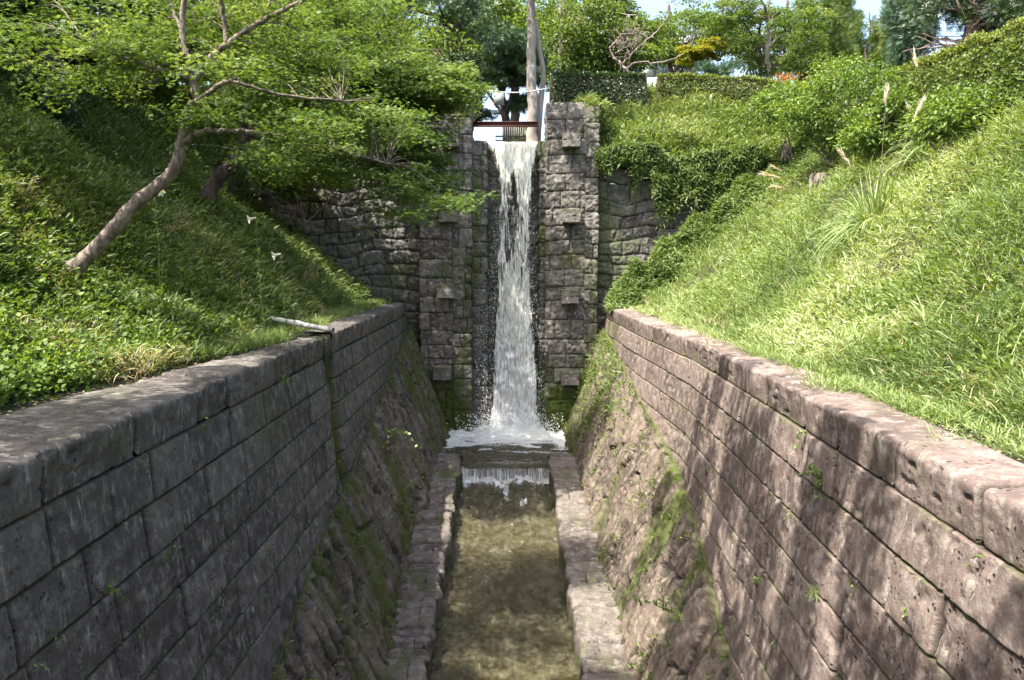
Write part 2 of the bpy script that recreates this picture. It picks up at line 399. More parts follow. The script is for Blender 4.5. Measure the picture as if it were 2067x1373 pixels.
def revetment(side):
    left = side < 0
    ys = logspace_d(4.5, 26.0, .0027); ts = np.linspace(0, 1, 210)
    Y, T = np.meshgrid(ys, ts, indexing='ij')
    zk = (zKL if left else zKR)(Y); xk = (faceL if left else faceR)(Y, zk)
    zb = np.where(Y > 22.3, -6.6, curb_z(Y) - .15); xb = (-1.98 if left else 2.0) + 0 * Y
    xb = np.where(Y > 22.3, (-1.72 if left else 1.72) - 0 * Y, xb)
    xb = np.interp(ys, [0, 21.5, 23.5, 30], [-1.96, -1.94, -1.62, -1.62] if left else [1.98, 1.90, 1.62, 1.62])[:, None] + 0 * T
    zb = np.interp(ys, [0, 21.5, 23.5, 30], [curb_z(0.0) - .15, curb_z(21.5) - .15, -6.4, -6.4])[:, None] + 0 * T
    X = xk + (xb - xk) * T; Z = zk + (zb - zk) * T
    bul = np.sin(T * math.pi) * .05
    V = T * np.hypot(xb - xk, zb - zk)
    # slabs laid up the slope: long in v
    wu = Y + .35 * (fbm(Y * .7, V * .5, seed=3) - .5) + .12 * V; 
    idd, d = rubble(wu, V + .3 * (vn(Y * 1.3, V, seed=6) - .5), .34 if left else .5, 1.15, 41 if left else 43, .9)
    h, j = stone_h(idd, d, Y, V, .015, .085, .015, .03, 47, .12 if left else .075)
    rid = fbm(Y * 5.5 + V * .8, V * .55, seed=71, octv=4)
    h = h + (rid - .5) * (.18 if left else .11) + (fbm(Y * 1.0, V * .4, seed=75) - .5) * (.2 if left else .10) - np.abs(fbm(Y * 3 + V * .6, V * .5, seed=79) - .5) * (.3 if left else .16) + .03
    h = h * sstep(0, .05, T) + .05 - .2 * (1 - sstep(0, .012, T))
    n = fbm(Y * 1.1 + V * .25, V * .3, seed=83)
    if left: moss = sstep(.42, .58, n) * .95 + sstep(22, 25.5, Y) * .7 * sstep(.3, .6, fbm(Y * 3, V * .6, seed=84)) + sstep(.9, 1.0, T) * .5
    else: moss = sstep(.54, .68, n) * .8 + sstep(22, 25, Y) * .9 + (1 - sstep(0, .1, T)) * .7
    moss = moss * sstep(.25, .6, fbm(Y * 7, V * 1.6, seed=85)); moss = np.maximum(moss, (1 - sstep(0, .05, T)) * .7)
    crack = sstep(.035, .0, np.abs(fbm(Y * 3 + V * .6, V * .5, seed=79) - .5)) * .8
    mask = np.stack([idd, np.clip(moss, 0, 1), np.clip(j * 1.2 + crack, 0, 1) * .95], 2)
    o = heightfield('revetment', np.stack([X, Y, Z], 2), h, mask, np.stack([Y, V], 2), M['rev_left'] if left else M['rev_right'], None, flip=left)
    tag(o, 'moss covered rough stone revetment at the foot of the left wall' if left else 'weedy rough slab revetment at the foot of the right sunlit wall', 'stone revetment', 'revetments of the channel')
    return np.stack([X, Y, Z], 2), moss
REV_L, MOSS_L = revetment(-1); REV_R, MOSS_R = revetment(1)

def curb(side):
    left = side < 0
    ys = logspace_d(5, 22.45, .0035)
    xi, xo = (-1.27, -2.12) if left else (1.22, 2.12)
    prof = [(xo, 0, 0)]
    n1, n2, n3 = 26, 5, 16
    xs = np.concatenate([np.linspace(xo, xi + .04 * (-1 if left else 1), n1), xi + (.04 * (-1 if left else 1)) * (1 - np.sin(np.linspace(.2, 1, n2) * math.pi / 2)), np.full(n3, xi)])
    zs = np.concatenate([np.zeros(n1), -.04 * (1 - np.cos(np.linspace(.2, 1, n2) * math.pi / 2)), -.04 - np.linspace(.04, .75, n3)])
    vv = np.concatenate([[0], np.cumsum(np.hypot(np.diff(xs), np.diff(zs)))])
    X = np.broadcast_to(xs, (len(ys), len(xs))).copy(); Y = np.broadcast_to(ys[:, None], X.shape); Z = curb_z(Y) + zs
    V = np.broadcast_to(vv, X.shape)
    rs = np.random.RandomState(8 if left else 9); b = [4.]
    while b[-1] < 24: b.append(b[-1] + (rs.uniform(.28, .6) if left else rs.uniform(.4, 1.0)))
    b = np.array(b); wob = Y + .08 * (vn(Y * .5, V * 3, seed=2) - .5)
    k = np.clip(np.searchsorted(b, wob, side='right') - 1, 0, len(b) - 2); du = np.minimum(wob - b[k], b[k + 1] - wob)
    idd = _hash(k.astype(float), k * 0., k * 0., 5)
    dvr = np.abs(V - (.42 if left else .95))
    h, j = stone_h(idd, du, Y, V, .015, .05, .03, .035, 101, .08)
    X = X + (-1 if left else 1) * ((idd - .35) * (.16 if left else .05) + (.12 if left else .08) * (vn(Y * 2.2, Y * 0, seed=12) - .5)) * np.where(V > .6, 1.0, 0.0 if left else .0)
    moss = (1 - sstep(0, .12, V)) * .8 + sstep(.55, .7, fbm(Y * 1.2, V * 2, seed=19)) * (.7 if left else .35) + sstep(.95, 1.3, V) * .7
    mask = np.stack([idd, np.clip(moss, 0, 1), j], 2)
    o = heightfield('stone_curb', np.stack([X, Y, Z], 2), h, mask, np.stack([Y, V], 2), M['curb'], None, flip=left)
    tag(o, 'low stone block kerb on the left edge of the stream' if left else 'low stone block kerb on the right edge of the stream', 'kerb', 'kerbs beside the stream')
    # end face of the kerb where it meets the pool
    return o
curb(-1); curb(1)

# ------------------------------------------------------------------ head wall: buttresses, niche, rubble walls
def path_wall(name, path, z0, z1, mat, lay, parent=None, du=.028, batter=0.0, extra=None, st_off=0, mossf=None, flip=False, ztop=None):
    """vertical wall following a plan path (list of x,y), from z1 (top) down to z0"""
    path = np.array(path, float); L = np.concatenate([[0], np.cumsum(np.hypot(*np.diff(path, axis=0).T))])
    us = np.unique(np.concatenate([np.arange(0, L[-1], du), L])); vs = np.arange(0, z1 - z0, du)
    U, V = np.meshgrid(us, vs, indexing='ij')
    X = np.interp(U, L, path[:, 0]); Yp = np.interp(U, L, path[:, 1]) - batter * V; Z = z1 - V
    if ztop is not None: Z = ztop(X, Yp) - V
    h, idd, j = lay(U, V)
    moss = mossf(X, Z, U, V) if mossf else 0 * U
    mask = np.stack([idd, np.clip(moss, 0, 1), j], 2)
    return heightfield(name, np.stack([X, Yp, Z], 2), h, mask, np.stack([U + st_off, V], 2), mat, parent, flip=True)
def lay_block(seed):
    def f(U, V):
        idd, d, du, dv = ashlar(U, V, (.44, .66), .45, .95, seed, wav=.09)
        h, j = stone_h(idd, d, U, V, .013, .04, .014, .045, seed, .045)
        return h, idd, j
    return f
def lay_rubble(seed, cu=.62, cv=.42):
    def f(U, V):
        wu = U + .22 * (vn(U * 1.6, V * 1.6, seed=seed + 1) - .5) + .25 * V * (vn(U * .5, V * .5, seed=seed + 3) - .5); wv = V + .42 * (vn(U * .9, V * .9, seed=seed + 2) - .5)
        idd, d, du, dv = ashlar(wu, wv, (.30, .52), .35, .95, seed, wav=.15)
        h, j = stone_h(idd, d, U, V, .013, .045, .03, .045, seed, .06)
        return h, idd, j
    return f
def wall_moss(X, Z, U, V): return sstep(.5, .68, fbm(U * .9, V * .8, seed=201)) * .55 + sstep(-3.2, -5, Z) * sstep(.3, .6, vn(U * 1.5, V * .7, seed=203)) * .9
BR = {-1: [(908, 283), (905, 434), (900, 587), (893, 752)], 1: [(1153, 283), (1153, 435), (1150, 598), (1151, 762)]}
for sgn in (-1, 1):
    b = empty('buttress', 'tall grey squared stone buttress left of the waterfall' if sgn < 0 else 'tall grey squared stone buttress right of the waterfall', 'buttress', 'buttresses beside the waterfall')
    if sgn < 0: path = [(-2.80, 27.6), (-2.80, 26.0), (-1.14, 26.0), (-1.10, 27.6)]
    else: path = [(1.33, 27.6), (1.31, 26.0), (2.97, 26.0), (2.97, 27.6)]
    def top(X, Y, s=sgn):
        # ragged: missing stones at one end of the top course
        t = 5.08 + 0 * X
        return t - (.38 * (X < -1.75) if s < 0 else .12 * (X > 2.55))
    path_wall('masonry', path, -6.4, 5.08, M['pilaster'], lay_block(301 if sgn < 0 else 302), b, ztop=top, mossf=wall_moss, st_off=20 * sgn)
    t = MB(); 
    x0, x1 = path[1][0] + .02, path[2][0] - .02
    if sgn < 0: t.box(((x0 - 1.76) / 2, 26.8, 4.60), ((-1.76 - x0) / 2, .78, .05)); t.box(((-1.74 + x1) / 2, 26.8, 4.99), ((x1 + 1.74) / 2, .78, .05))
    else: t.box(((x0 + x1) / 2, 26.8, 4.9), ((x1 - x0) / 2, .78, .05))
    t.build('top_slab', M['soil'] or M['pilaster'], b)
    for i, (px, py) in enumerate(BR[sgn]):
        c = P(px, py, 25.85); rs = np.random.RandomState(40 + i + sgn)
        nu = 18
        hw, hh, dp = .285, .225, .27
        # a bracket: rough box sloped at the top, built of six small height fields in one mesh
        mbx = MB()
        g = np.linspace(-1, 1, nu)
        for ax in range(3):
            for sd in (-1, 1):
                A, B = np.meshgrid(g, g, indexing='ij'); q = np.zeros((nu, nu, 3)); o2 = [k for k in range(3) if k != ax]
                q[..., ax] = sd; q[..., o2[0]] = A; q[..., o2[1]] = B
                q = q * np.array([hw, dp, hh]); q[..., 2] -= (q[..., 1] < 0) * (q[..., 2] > 0) * (-q[..., 1]) * .10
                ln = np.sign(q) * np.minimum(np.abs(q), np.array([hw, dp, hh]) - .012)
                w3 = q + c; nn = fbm(w3[..., 0] * 6, w3[..., 1] * 6, w3[..., 2] * 6, seed=400 + i) - .5
                q = ln + (q - ln) * .8 + np.stack([np.sign(q[..., 0]) * nn * .03, -np.abs(nn) * .05 * 1, nn * .03], -1)
                f = grid_faces(nu, nu)
                if (sd > 0) == (ax == 1): f = f[:, ::-1]
                mbx.add((q + c + np.array([0, .05, 0])).reshape(-1, 3), f)
        v = np.vstack(mbx.v)
        mk = np.stack([np.full(len(v), .75), np.where(v[:, 2] > c[2] + .1, .5, 0.0) * (i > 0), np.zeros(len(v)), np.ones(len(v))], 1)
        raw_mesh('bracket_stone', v, np.vstack(mbx.f), 4, M['pilaster'], b, True, {'mask': mk}, np.stack([v[:, 0] + v[:, 1], v[:, 2], v[:, 1]], 1))

ni = path_wall('niche_wall', [(-1.12, 26.32), (-.64, 26.34), (-.60, 27.1), (1.08, 27.1), (1.10, 26.34), (1.34, 26.32)], -6.4, 3.9, M['niche'], lay_block(303), None,
               mossf=lambda X, Z, U, V: sstep(.45, .62, fbm(U * 1.6, V * .6, seed=205)) * .9 * ((X < -.5) | (X > 1.0)), st_off=60,
               ztop=lambda X, Y: np.where((X > -.55) & (X < 1.05), 3.86, 3.93))
tag(ni, 'dark wet stone wall behind the falling water', 'niche wall')
for sgn in (-1, 1):
    if sgn < 0: pth = [(-8.6, 26.42), (-2.7, 26.42)]
    else: pth = [(2.9, 26.42), (9.0, 26.42)]
    ztop = (lambda X, Y: 3.3 + .25 * (vn(X * 1.1, X * 0, seed=9) - .5)) if sgn < 0 else (lambda X, Y: 3.05 + .15 * (vn(X * 1.3, X * 0, seed=9) - .5))
    o = path_wall('rubble_wall', pth, -2.6, 3.3, M['rubble'], lay_rubble(311 if sgn < 0 else 313, .66 if sgn < 0 else .6, .42 if sgn < 0 else .5), None, ztop=ztop, mossf=wall_moss, st_off=90 * sgn, batter=.0)
    tag(o, 'irregular rubble stone wall in shade left of the left buttress' if sgn < 0 else 'overgrown rubble stone wall right of the right buttress', 'rubble wall', 'rubble walls of the bank end')

# ------------------------------------------------------------------ ground sheet
def soil_mat():
    m, t, out = newmat('soil')
    tc = N(t, 'ShaderNodeTexCoord'); o = tc.outputs['Object']
    n1 = noise(t, o, 1.2, 6, .65); n2 = noise(t, o, 14, 5, .7); n3 = noise(t, o, 60, 3, .6)
    c = mixc(t, ramp(t, n1, .35, .65), (.055, .05, .025), (.03, .045, .014))
    c = mixc(t, ramp(t, n2, .45, .7), c, (.12, .095, .06))
    c = mixc(t, ramp(t, n3, .6, .7), c, (.20, .16, .11))
    p = N(t, 'ShaderNodeBsdfPrincipled'); p.inputs['Roughness'].default_value = .95; t.links.new(c, p.inputs['Base Color'])
    b = N(t, 'ShaderNodeBump'); b.inputs['Distance'].default_value = .04; t.links.new(math_(t, 'ADD', n2, n3), b.inputs['Height']); t.links.new(b.outputs[0], p.inputs['Normal'])
    t.links.new(p.outputs[0], out.inputs[0]); return m
M['soil'] = soil_mat()
def bank(x, y):
    """height of the banks (both sides) without the channel"""
    e = np.abs(x); left = x < 0
    n = ((fbm(x * .5, y * .5, seed=500) - .5) * 1.3 + (fbm(x * 1.6, y * 1.6, seed=501) - .5) * .45) * sstep(4.4, 6.2, e)
    e0 = np.where(left, 4.35 + .9 * sstep(14, 5, y) * 1.0, 4.2)
    zb = np.where(left, -1.40, -1.47)
    crest = np.where(left, np.interp(y, [0, 10, 16, 26, 32], [3.6, 4.0, 5.0, 6.2, 6.6]), np.interp(y, [0, 12, 18, 26, 32], [2.2, 2.45, 3.3, 4.8, 5.6]))
    d = np.maximum(e - e0, 0); s = np.where(left, .93, .90)
    z = zb + s * (np.sqrt(d * d + .16) - .4) 
    over = np.maximum(z - crest, 0); z = np.where(z > crest, crest + over * .08, z)
    z = z + n * np.where(z > crest - .6, .5, 1.0) * (1 if True else 0)
    # behind the head wall
    zu = np.where(left, 3.25 + .75 * (y - 26.4), 3.0 + .62 * (y - 26.45)); zu = np.minimum(zu, np.where(left, 6.2, 5.95))
    can = sstep(1.9, 3.2, e)   # the canal that feeds the falls
    zu = np.where(e < 3.0, np.maximum(4.85 + .1 * (y - 26.5), 0), zu); zu = np.minimum(zu, 6.0)
    zc = 3.55 + (zu - 3.55) * sstep(1.25, 1.75, np.abs(x - .2))
    zb2 = np.where(e < 3.4, zc, np.maximum(zu, np.where(e > 7, z, -9)))
    zb2 = np.where(y > 45, zb2 + (5.0 - zb2) * sstep(45, 70, y), zb2)
    return np.where(y > 26.49, zb2, z)
def gz(x, y):
    x = np.asarray(x, float); y = np.asarray(y, float)
    return bank(x, y)
xs = np.concatenate([-np.geomspace(300, 14, 24), np.arange(-13.5, -4.2, .2), [-4.15, -3.9, -3.7, -3.55, -3.45, -3.4, -3.05, -2.95, -2.6, -2.2, -1.9, -1.6, -1.4, -1.2, -1.0, -.5, 0, .5, 1.0, 1.3, 1.5, 1.8, 2.1, 2.5, 2.9, 3.05, 3.2, 3.38, 3.45, 3.5, 3.6, 3.8, 4.0, 4.15], np.arange(4.2, 14, .2), np.geomspace(14, 300, 24)])
ysg = np.concatenate([[-300, -100, -40, -15, -5], np.arange(-2, 26.3, .25), [26.47, 26.51, 26.6, 26.8, 27.1], np.arange(27.4, 46, .5), np.geomspace(46, 900, 22)])
GX, GY = np.meshgrid(xs, ysg, indexing='ij')
GZ = gz(GX, GY)
inch = (GY < 26.48) & (((GX > -3.42) & (GX < 3.47)))
GZ = np.where(inch, np.minimum(-7.6, curb_z(GY) - 1.6), GZ)
GZ = np.where((GY < 27.45) & (GX > -1.3) & (GX < 1.45), -8.0, GZ)
g = raw_mesh('ground', np.stack([GX, GY, GZ], -1).reshape(-1, 3), grid_faces(len(xs), len(ysg)), 4, M['soil'], None, True)
tag(g, 'soil of the banks and the land around the channel', None, None, 'structure')

nb = MB(); nb.box((-3.72, 14.55, ZTL - .28), (.46, .31, .16)); nb.box((-3.95, 14.55, ZTL - .09), (.34, .31, .10)); o = nb.build('drain_sill', M['soil']); tag(o, 'mossy earth filled drain gap in the left coping below the pipe', 'drain gap')
# stream bed (pale pebbly) and water
ys = logspace_d(5, 21.9, .004); xs2 = np.linspace(-1.36, 1.32, 90)
U, V = np.meshgrid(ys, xs2, indexing='ij')
hb = .05 * (fbm(U * 2, V * 2, seed=600) - .5) + .05 * (fbm(U * 9, V * 9, seed=601, octv=2) - .5)
heightfield('stream_bed', np.stack([V, U, curb_z(U) - .62 + 0 * V], 2), hb, np.stack([vn(U * 9, V * 9, seed=3), .15 * sstep(.5, .7, fbm(U, V, seed=9)), 0 * U], 2), np.stack([U, V], 2), M['bed'], None, flip=True)['kind'] = 'structure'
pb = MB(); pb.box((0, 23.9, -6.4), (2.4, 2.6, .1)); pbo = pb.build('pool_bed', M['niche']); pbo['kind'] = 'structure'

def water_mat():
    """A: foam mask attribute"""
    m, t, out = newmat('stream_water')
    tc = N(t, 'ShaderNodeTexCoord'); o = tc.outputs['Object']; fm = attr(t, 'foam')
    n1 = noise(t, o, 5, 4, .6, (1, .55, 1)); n2 = noise(t, o, 13, 4, .65, (.7, 1.1, 1)); n3 = noise(t, o, 48, 2, .6)
    tr = N(t, 'ShaderNodeBsdfTransparent'); tr.inputs[0].default_value = (.70, .68, .46, 1)
    di = N(t, 'ShaderNodeBsdfDiffuse'); di.inputs[0].default_value = (.22, .20, .12, 1)
    gl = N(t, 'ShaderNodeBsdfGlossy'); gl.inputs['Roughness'].default_value = .09
    fr = N(t, 'ShaderNodeFresnel'); fr.inputs[0].default_value = 1.5
    b = N(t, 'ShaderNodeBump'); b.inputs['Strength'].default_value = 1; b.inputs['Distance'].default_value = .15
    hh = math_(t, 'ADD', math_(t, 'MULTIPLY', n1, 1.0), math_(t, 'MULTIPLY', n2, .9)); hh = math_(t, 'ADD', hh, math_(t, 'MULTIPLY', n3, .12))
    t.links.new(hh, b.inputs['Height'])
    for q in (gl, fr, di): t.links.new(b.outputs[0], q.inputs['Normal'])
    body = N(t, 'ShaderNodeMixShader'); t.links.new(ramp(t, math_(t, 'ADD', math_(t, 'MULTIPLY', n1, .5), math_(t, 'MULTIPLY', n2, .5)), .40, .62, .12, .55), body.inputs[0])
    t.links.new(tr.outputs[0], body.inputs[1]); t.links.new(di.outputs[0], body.inputs[2])
    s1 = N(t, 'ShaderNodeMixShader'); t.links.new(fr.outputs[0], s1.inputs[0]); t.links.new(body.outputs[0], s1.inputs[1]); t.links.new(gl.outputs[0], s1.inputs[2])
    foam = N(t, 'ShaderNodeBsdfDiffuse'); foam.inputs[0].default_value = (.80, .82, .80, 1); t.links.new(b.outputs[0], foam.inputs['Normal'])
    nf = noise(t, o, 16, 7, .8)
    fac = ramp(t, math_(t, 'ADD', math_(t, 'MULTIPLY', fm, .75), math_(t, 'SUBTRACT', nf, .5)), .28, .55)
    sp = math_(t, 'MULTIPLY', ramp(t, noise(t, o, 42, 3, .6), .68, .715), ramp(t, noise(t, o, 2.2, 4, .6), .44, .62)); fac = math_(t, 'MAXIMUM', fac, sp)
    s2 = N(t, 'ShaderNodeMixShader'); t.links.new(fac, s2.inputs[0]); t.links.new(s1.outputs[0], s2.inputs[1]); t.links.new(foam.outputs[0], s2.inputs[2])
    t.links.new(s2.outputs[0], out.inputs[0]); return m
M['water'] = water_mat()
ys = logspace_d(4.8, 21.75, .0022); xs2 = np.linspace(-1.34, 1.30, 150)
U, V = np.meshgrid(ys, xs2, indexing='ij')
turb = sstep(17.5, 21.5, U)
hz = .08 * (fbm(V * 2.2, U * 1.4, seed=610) - .5) * (1 + 1.5 * turb) + .10 * (fbm(V * 6 + .8 * U, U * 5, seed=611, octv=4) - .5) * (1 + 1.8 * turb)
foam = sstep(20.9, 21.7, U) * .55 + .36 * sstep(.66, .76, fbm(V * 4, U * 1.8, seed=612, octv=5)) + .16 * turb + .27 * sstep(.56, .74, fbm(V * 7, U * 1.3, seed=615, octv=5)) * sstep(15.5, 20, U)
o = raw_mesh('stream_water', np.stack([V, U, curb_z(U) - .47 + hz], -1).reshape(-1, 3), grid_faces(len(ys), len(xs2))[:, ::-1], 4, M['water'], None, True, {'foam': foam.ravel()})
tag(o, 'shallow murky stream running down the channel', None, None, 'structure')
# pool below the falls with the weir lip
ys = np.arange(21.70, 26.8, .02); xs2 = np.linspace(-1.95, 1.98, 170)
U, V = np.meshgrid(ys, xs2, indexing='ij')
lim = np.interp(ys, [21.6, 22.42, 22.5, 26.8], [1.27, 1.27, 2.0, 1.95])[:, None]; Vx = V * lim / 1.97
r = np.hypot((Vx - .12) / 1.35, (U - 26.0) / 1.25)
mound = .30 * np.exp(-r ** 2 * 1.6) + .05 * np.exp(-((r - 1.6) / .5) ** 2)
hz = mound + .09 * (fbm(Vx * 2.5, U * 4.5, seed=620) - .5) * sstep(21.7, 22.6, U) * (1 + sstep(24, 26, U)) + .05 * (fbm(Vx * 9, U * 12, seed=621, octv=3) - .5) * (.5 + sstep(24, 26, U))
zz = -5.62 + hz - .10 * sstep(21.9, 21.68, U) ** 2
foam = np.clip(1.25 - .50 * r, 0, 1.1) + .55 * np.exp(-((np.abs(Vx) - 1.75) / .25) ** 2) * sstep(22.8, 24.2, U) + .45 * sstep(.50, .68, fbm(Vx * 1.6, U * 5, seed=622))
o = raw_mesh('pool_water', np.stack([Vx, U, zz], -1).reshape(-1, 3), grid_faces(len(ys), len(xs2))[:, ::-1], 4, M['water'], None, True, {'foam': foam.ravel()})
tag(o, 'churning pool below the falls', None, None, 'structure')
wb = MB(); rs = np.random.RandomState(5); wb.box((-.02, 21.9, -6.15), (1.33, .14, .44)); 
o = wb.build('weir', M['niche']); tag(o, 'low stone weir sill crossing the stream between the kerbs', 'weir')

def fall_mat(name, sparse, greenish=True):
    """white broken water: density attribute decides how closed the sheet is"""
    m, t, out = newmat(name)
    st = attr(t, 'st', 'Vector'); dn = attr(t, 'dens'); gr = attr(t, 'green')
    n1 = noise(t, st, 4.2, 5, .6, (2.2, .22, 1)); n2 = noise(t, st, 11, 4, .65, (1.7, .28, 1)); n3 = noise(t, st, 2.4, 4, .6, (2.0, .25, 1))
    x = math_(t, 'ADD', math_(t, 'MULTIPLY', n1, .5), math_(t, 'ADD', math_(t, 'MULTIPLY', n2, .35), math_(t, 'MULTIPLY', n3, .3)))
    a = ramp(t, math_(t, 'ADD', x, math_(t, 'MULTIPLY', dn, .42)), .745 if not sparse else .60, .875 if not sparse else 1.12)
    c = mixc(t, gr, (.93, .94, .93), (.84, .83, .60))
    c = mixc(t, ramp(t, n2, .40, .60), mixc(t, 1.0, c, (.62, .62, .58), 'MULTIPLY'), c)
    d = N(t, 'ShaderNodeBsdfDiffuse'); tl = N(t, 'ShaderNodeBsdfTranslucent'); gl = N(t, 'ShaderNodeBsdfGlossy'); gl.inputs['Roughness'].default_value = .15
    t.links.new(c, d.inputs[0]); t.links.new(c, tl.inputs[0])
    b = N(t, 'ShaderNodeBump'); b.inputs['Distance'].default_value = .035; t.links.new(x, b.inputs['Height'])
    for q in (d, gl): t.links.new(b.outputs[0], q.inputs['Normal'])
    s = N(t, 'ShaderNodeMixShader'); s.inputs[0].default_value = .3; t.links.new(d.outputs[0], s.inputs[1]); t.links.new(tl.outputs[0], s.inputs[2])
    s1 = N(t, 'ShaderNodeMixShader'); s1.inputs[0].default_value = .12; t.links.new(s.outputs[0], s1.inputs[1]); t.links.new(gl.outputs[0], s1.inputs[2])
    tr = N(t, 'ShaderNodeBsdfTransparent')
    s2 = N(t, 'ShaderNodeMixShader'); t.links.new(a, s2.inputs[0]); t.links.new(tr.outputs[0], s2.inputs[1]); t.links.new(s1.outputs[0], s2.inputs[2])
    t.links.new(s2.outputs[0], out.inputs[0]); return m
M['fall'] = fall_mat('falling_water', False)
M['curtain'] = fall_mat('thin_curtain_water', True)
wf = empty('waterfall', 'tall white waterfall dropping between the two stone buttresses', 'waterfall')
# width of the fall by height (photo pixels at the wall)
_rows = [(283, 990, 1086), (300, 994, 1084), (340, 1002, 1080), (400, 1006, 1076), (450, 1006, 1074), (520, 1002, 1072), (600, 998, 1075), (680, 998, 1078), (760, 996, 1081), (830, 992, 1083), (880, 984, 1090)]
_wz = np.array([[P(0, a, 26.3)[2], P(b, a, 26.3)[0], P(c, a, 26.3)[0]] for a, b, c in _rows])[::-1]
for layer in range(3):
    s = np.concatenate([np.linspace(-1.2, 0, 10)[:-1], np.linspace(0, 1, 380)]); q = np.linspace(0, 1, 110)
    S, Q = np.meshgrid(s, q, indexing='ij'); drop = np.maximum(S, 0) * 9.46
    z = 3.96 - drop; xl = np.interp(z, _wz[:, 0], _wz[:, 1]); xr = np.interp(z, _wz[:, 0], _wz[:, 2])
    yb = np.where(S < 0, 26.75 - S * 1.0, 26.75 - .22 * np.sqrt(np.maximum(S, 0)) * 2.2) - layer * .10 * sstep(0, .3, S)
    sh = .02 * layer
    amp = sstep(.02, .3, S)
    x = xl + (xr - xl) * (Q * (1 + .1 * layer * amp) - .05 * layer * amp) + .05 * amp * (fbm(S * 14, Q * 3, seed=630 + layer) - .5)
    y = yb + .16 * amp * (fbm(Q * 7, S * 22, seed=640 + layer) - .5) + .05 * (fbm(Q * 16, S * 5, seed=650 + layer) - .5) * sstep(0, .05, S)
    z = z + np.where(S < 0, .02 * (fbm(Q * 5, S * 4, seed=2) - .5), 0)
    edge = sstep(0, .16, Q) * sstep(1, .84, Q)
    cen = np.exp(-((Q - np.interp(S, [0, .3, .7, 1], [.5, .62, .62, .6])) / .26) ** 2)
    dark = np.exp(-((Q - .42) / .17) ** 2) * np.exp(-((S - .22) / .16) ** 2)     # gap where the stone shows through
    d0 = np.interp(S, [-1, 0, .05, .15, .35, .5, .7, .85, 1.0], [1.0, 1.0, .92, .68, .60, .66, .80, .98, 1.15])
    dens = d0 * (.45 + .55 * edge) + .25 * cen * sstep(.3, .9, S) - .30 * dark - .16 * layer
    green = np.interp(S, [-1, 0, .05, .2, .5, .8, 1], [1, .9, .7, .4, .2, .05, 0])
    raw_mesh('water_sheet', np.stack([x, y, z], -1).reshape(-1, 3), grid_faces(len(s), len(q)), 4, M['fall'], wf, True,
             {'dens': dens.ravel(), 'green': green.ravel()}, np.stack([x + layer * 7.3, z, 0 * x], -1).reshape(-1, 3))
# droplets thrown off the fall
def shards(name, c, ln, wd, mat, parent, rs):
    n = len(c); oc = np.array([[1, 0, 0], [-1, 0, 0], [0, 1, 0], [0, -1, 0], [0, 0, 1], [0, 0, -1]], float)
    tri = np.array([[0, 2, 4], [2, 1, 4], [1, 3, 4], [3, 0, 4], [2, 0, 5], [1, 2, 5], [3, 1, 5], [0, 3, 5]])
    sc3 = np.stack([wd, wd, ln], 1); v = c[:, None, :] + oc[None] * sc3[:, None, :]
    f = (tri[None] + np.arange(n)[:, None, None] * 6).reshape(-1, 3)
    return raw_mesh(name, v.reshape(-1, 3), f, 3, mat, parent, True)
def drop_mat():
    m, t, out = newmat('water_drops'); p = N(t, 'ShaderNodeBsdfPrincipled'); p.inputs['Base Color'].default_value = (.85, .87, .87, 1); p.inputs['Roughness'].default_value = .2
    t.links.new(p.outputs[0], out.inputs[0]); return m
M['drop'] = drop_mat()
rs = np.random.RandomState(77); n = 3000
S = rs.beta(2.2, 1.1, n); z = 3.9 - S * 9.4; xl = np.interp(z, _wz[:, 0], _wz[:, 1]); xr = np.interp(z, _wz[:, 0], _wz[:, 2])
mid = (xl + xr) / 2; hw = (xr - xl) / 2
side = np.sign(rs.normal(0, 1, n)) * np.abs(rs.normal(1.0, .28, n)) * (.85 + .25 * S) ; x = mid - .02 - .10 * S + hw * (side + np.where(rs.rand(n) < .3 * S, -.7, 0) )
y = 26.15 - .12 * np.abs(rs.normal(0, 1, n)) - .25 * S * rs.rand(n)
ln = .008 + .022 * rs.rand(n) ** 2; wd = .004 + .007 * rs.rand(n)
ok = (x > -1.0) & (x < 1.3)
d = shards('spray', np.stack([x, y, z], 1)[ok], ln[ok], wd[ok], M['drop'], wf, rs); d['kind'] = 'stuff'
n = 3500; a = rs.rand(n) * 6.28; rr = np.abs(rs.normal(0, .75, n)); x = .12 + rr * np.cos(a) * 1.1; y = 26.0 - np.abs(rr * np.sin(a)) * .7; z = -5.45 + .5 * rs.rand(n) ** 2.2
d = shards('splash', np.stack([x, y, z], 1), .008 + .02 * rs.rand(n), .008 + .016 * rs.rand(n), M['drop'], wf, rs); d['kind'] = 'stuff'
# curtain over the weir and its splash
s = np.linspace(0, 1, 40); q = np.linspace(0, 1, 260); S, Q = np.meshgrid(s, q, indexing='ij')
x = -1.25 + 2.46 * Q; y = 21.72 - .20 * S ** .6 - .03 * fbm(Q * 30, S * 1.5, seed=9); z = -5.705 - .36 * S ** 1.3 + .012 * (vn(Q * 9, S * 0, seed=4) - .5)
dens = .40 + .30 * (fbm(Q * 14, S * .4, seed=661) - .5) + .25 * S
o = raw_mesh('weir_fall', np.stack([x, y, z], -1).reshape(-1, 3), grid_faces(len(s), len(q)), 4, M['curtain'], None, True, {'dens': dens.ravel(), 'green': np.full(S.size, .25)}, np.stack([x * 1.7, z * .8, 0 * x], -1).reshape(-1, 3))
tag(o, 'thin water curtain spilling over the low weir', None, None, 'structure')
# canal water above
cz = MB(); cz.box((.2, 33, 3.93), (1.25, 5.3, .02)); o = cz.build('canal_water', M['water']); tag(o, 'water of the canal above the falls', None, None, 'structure')

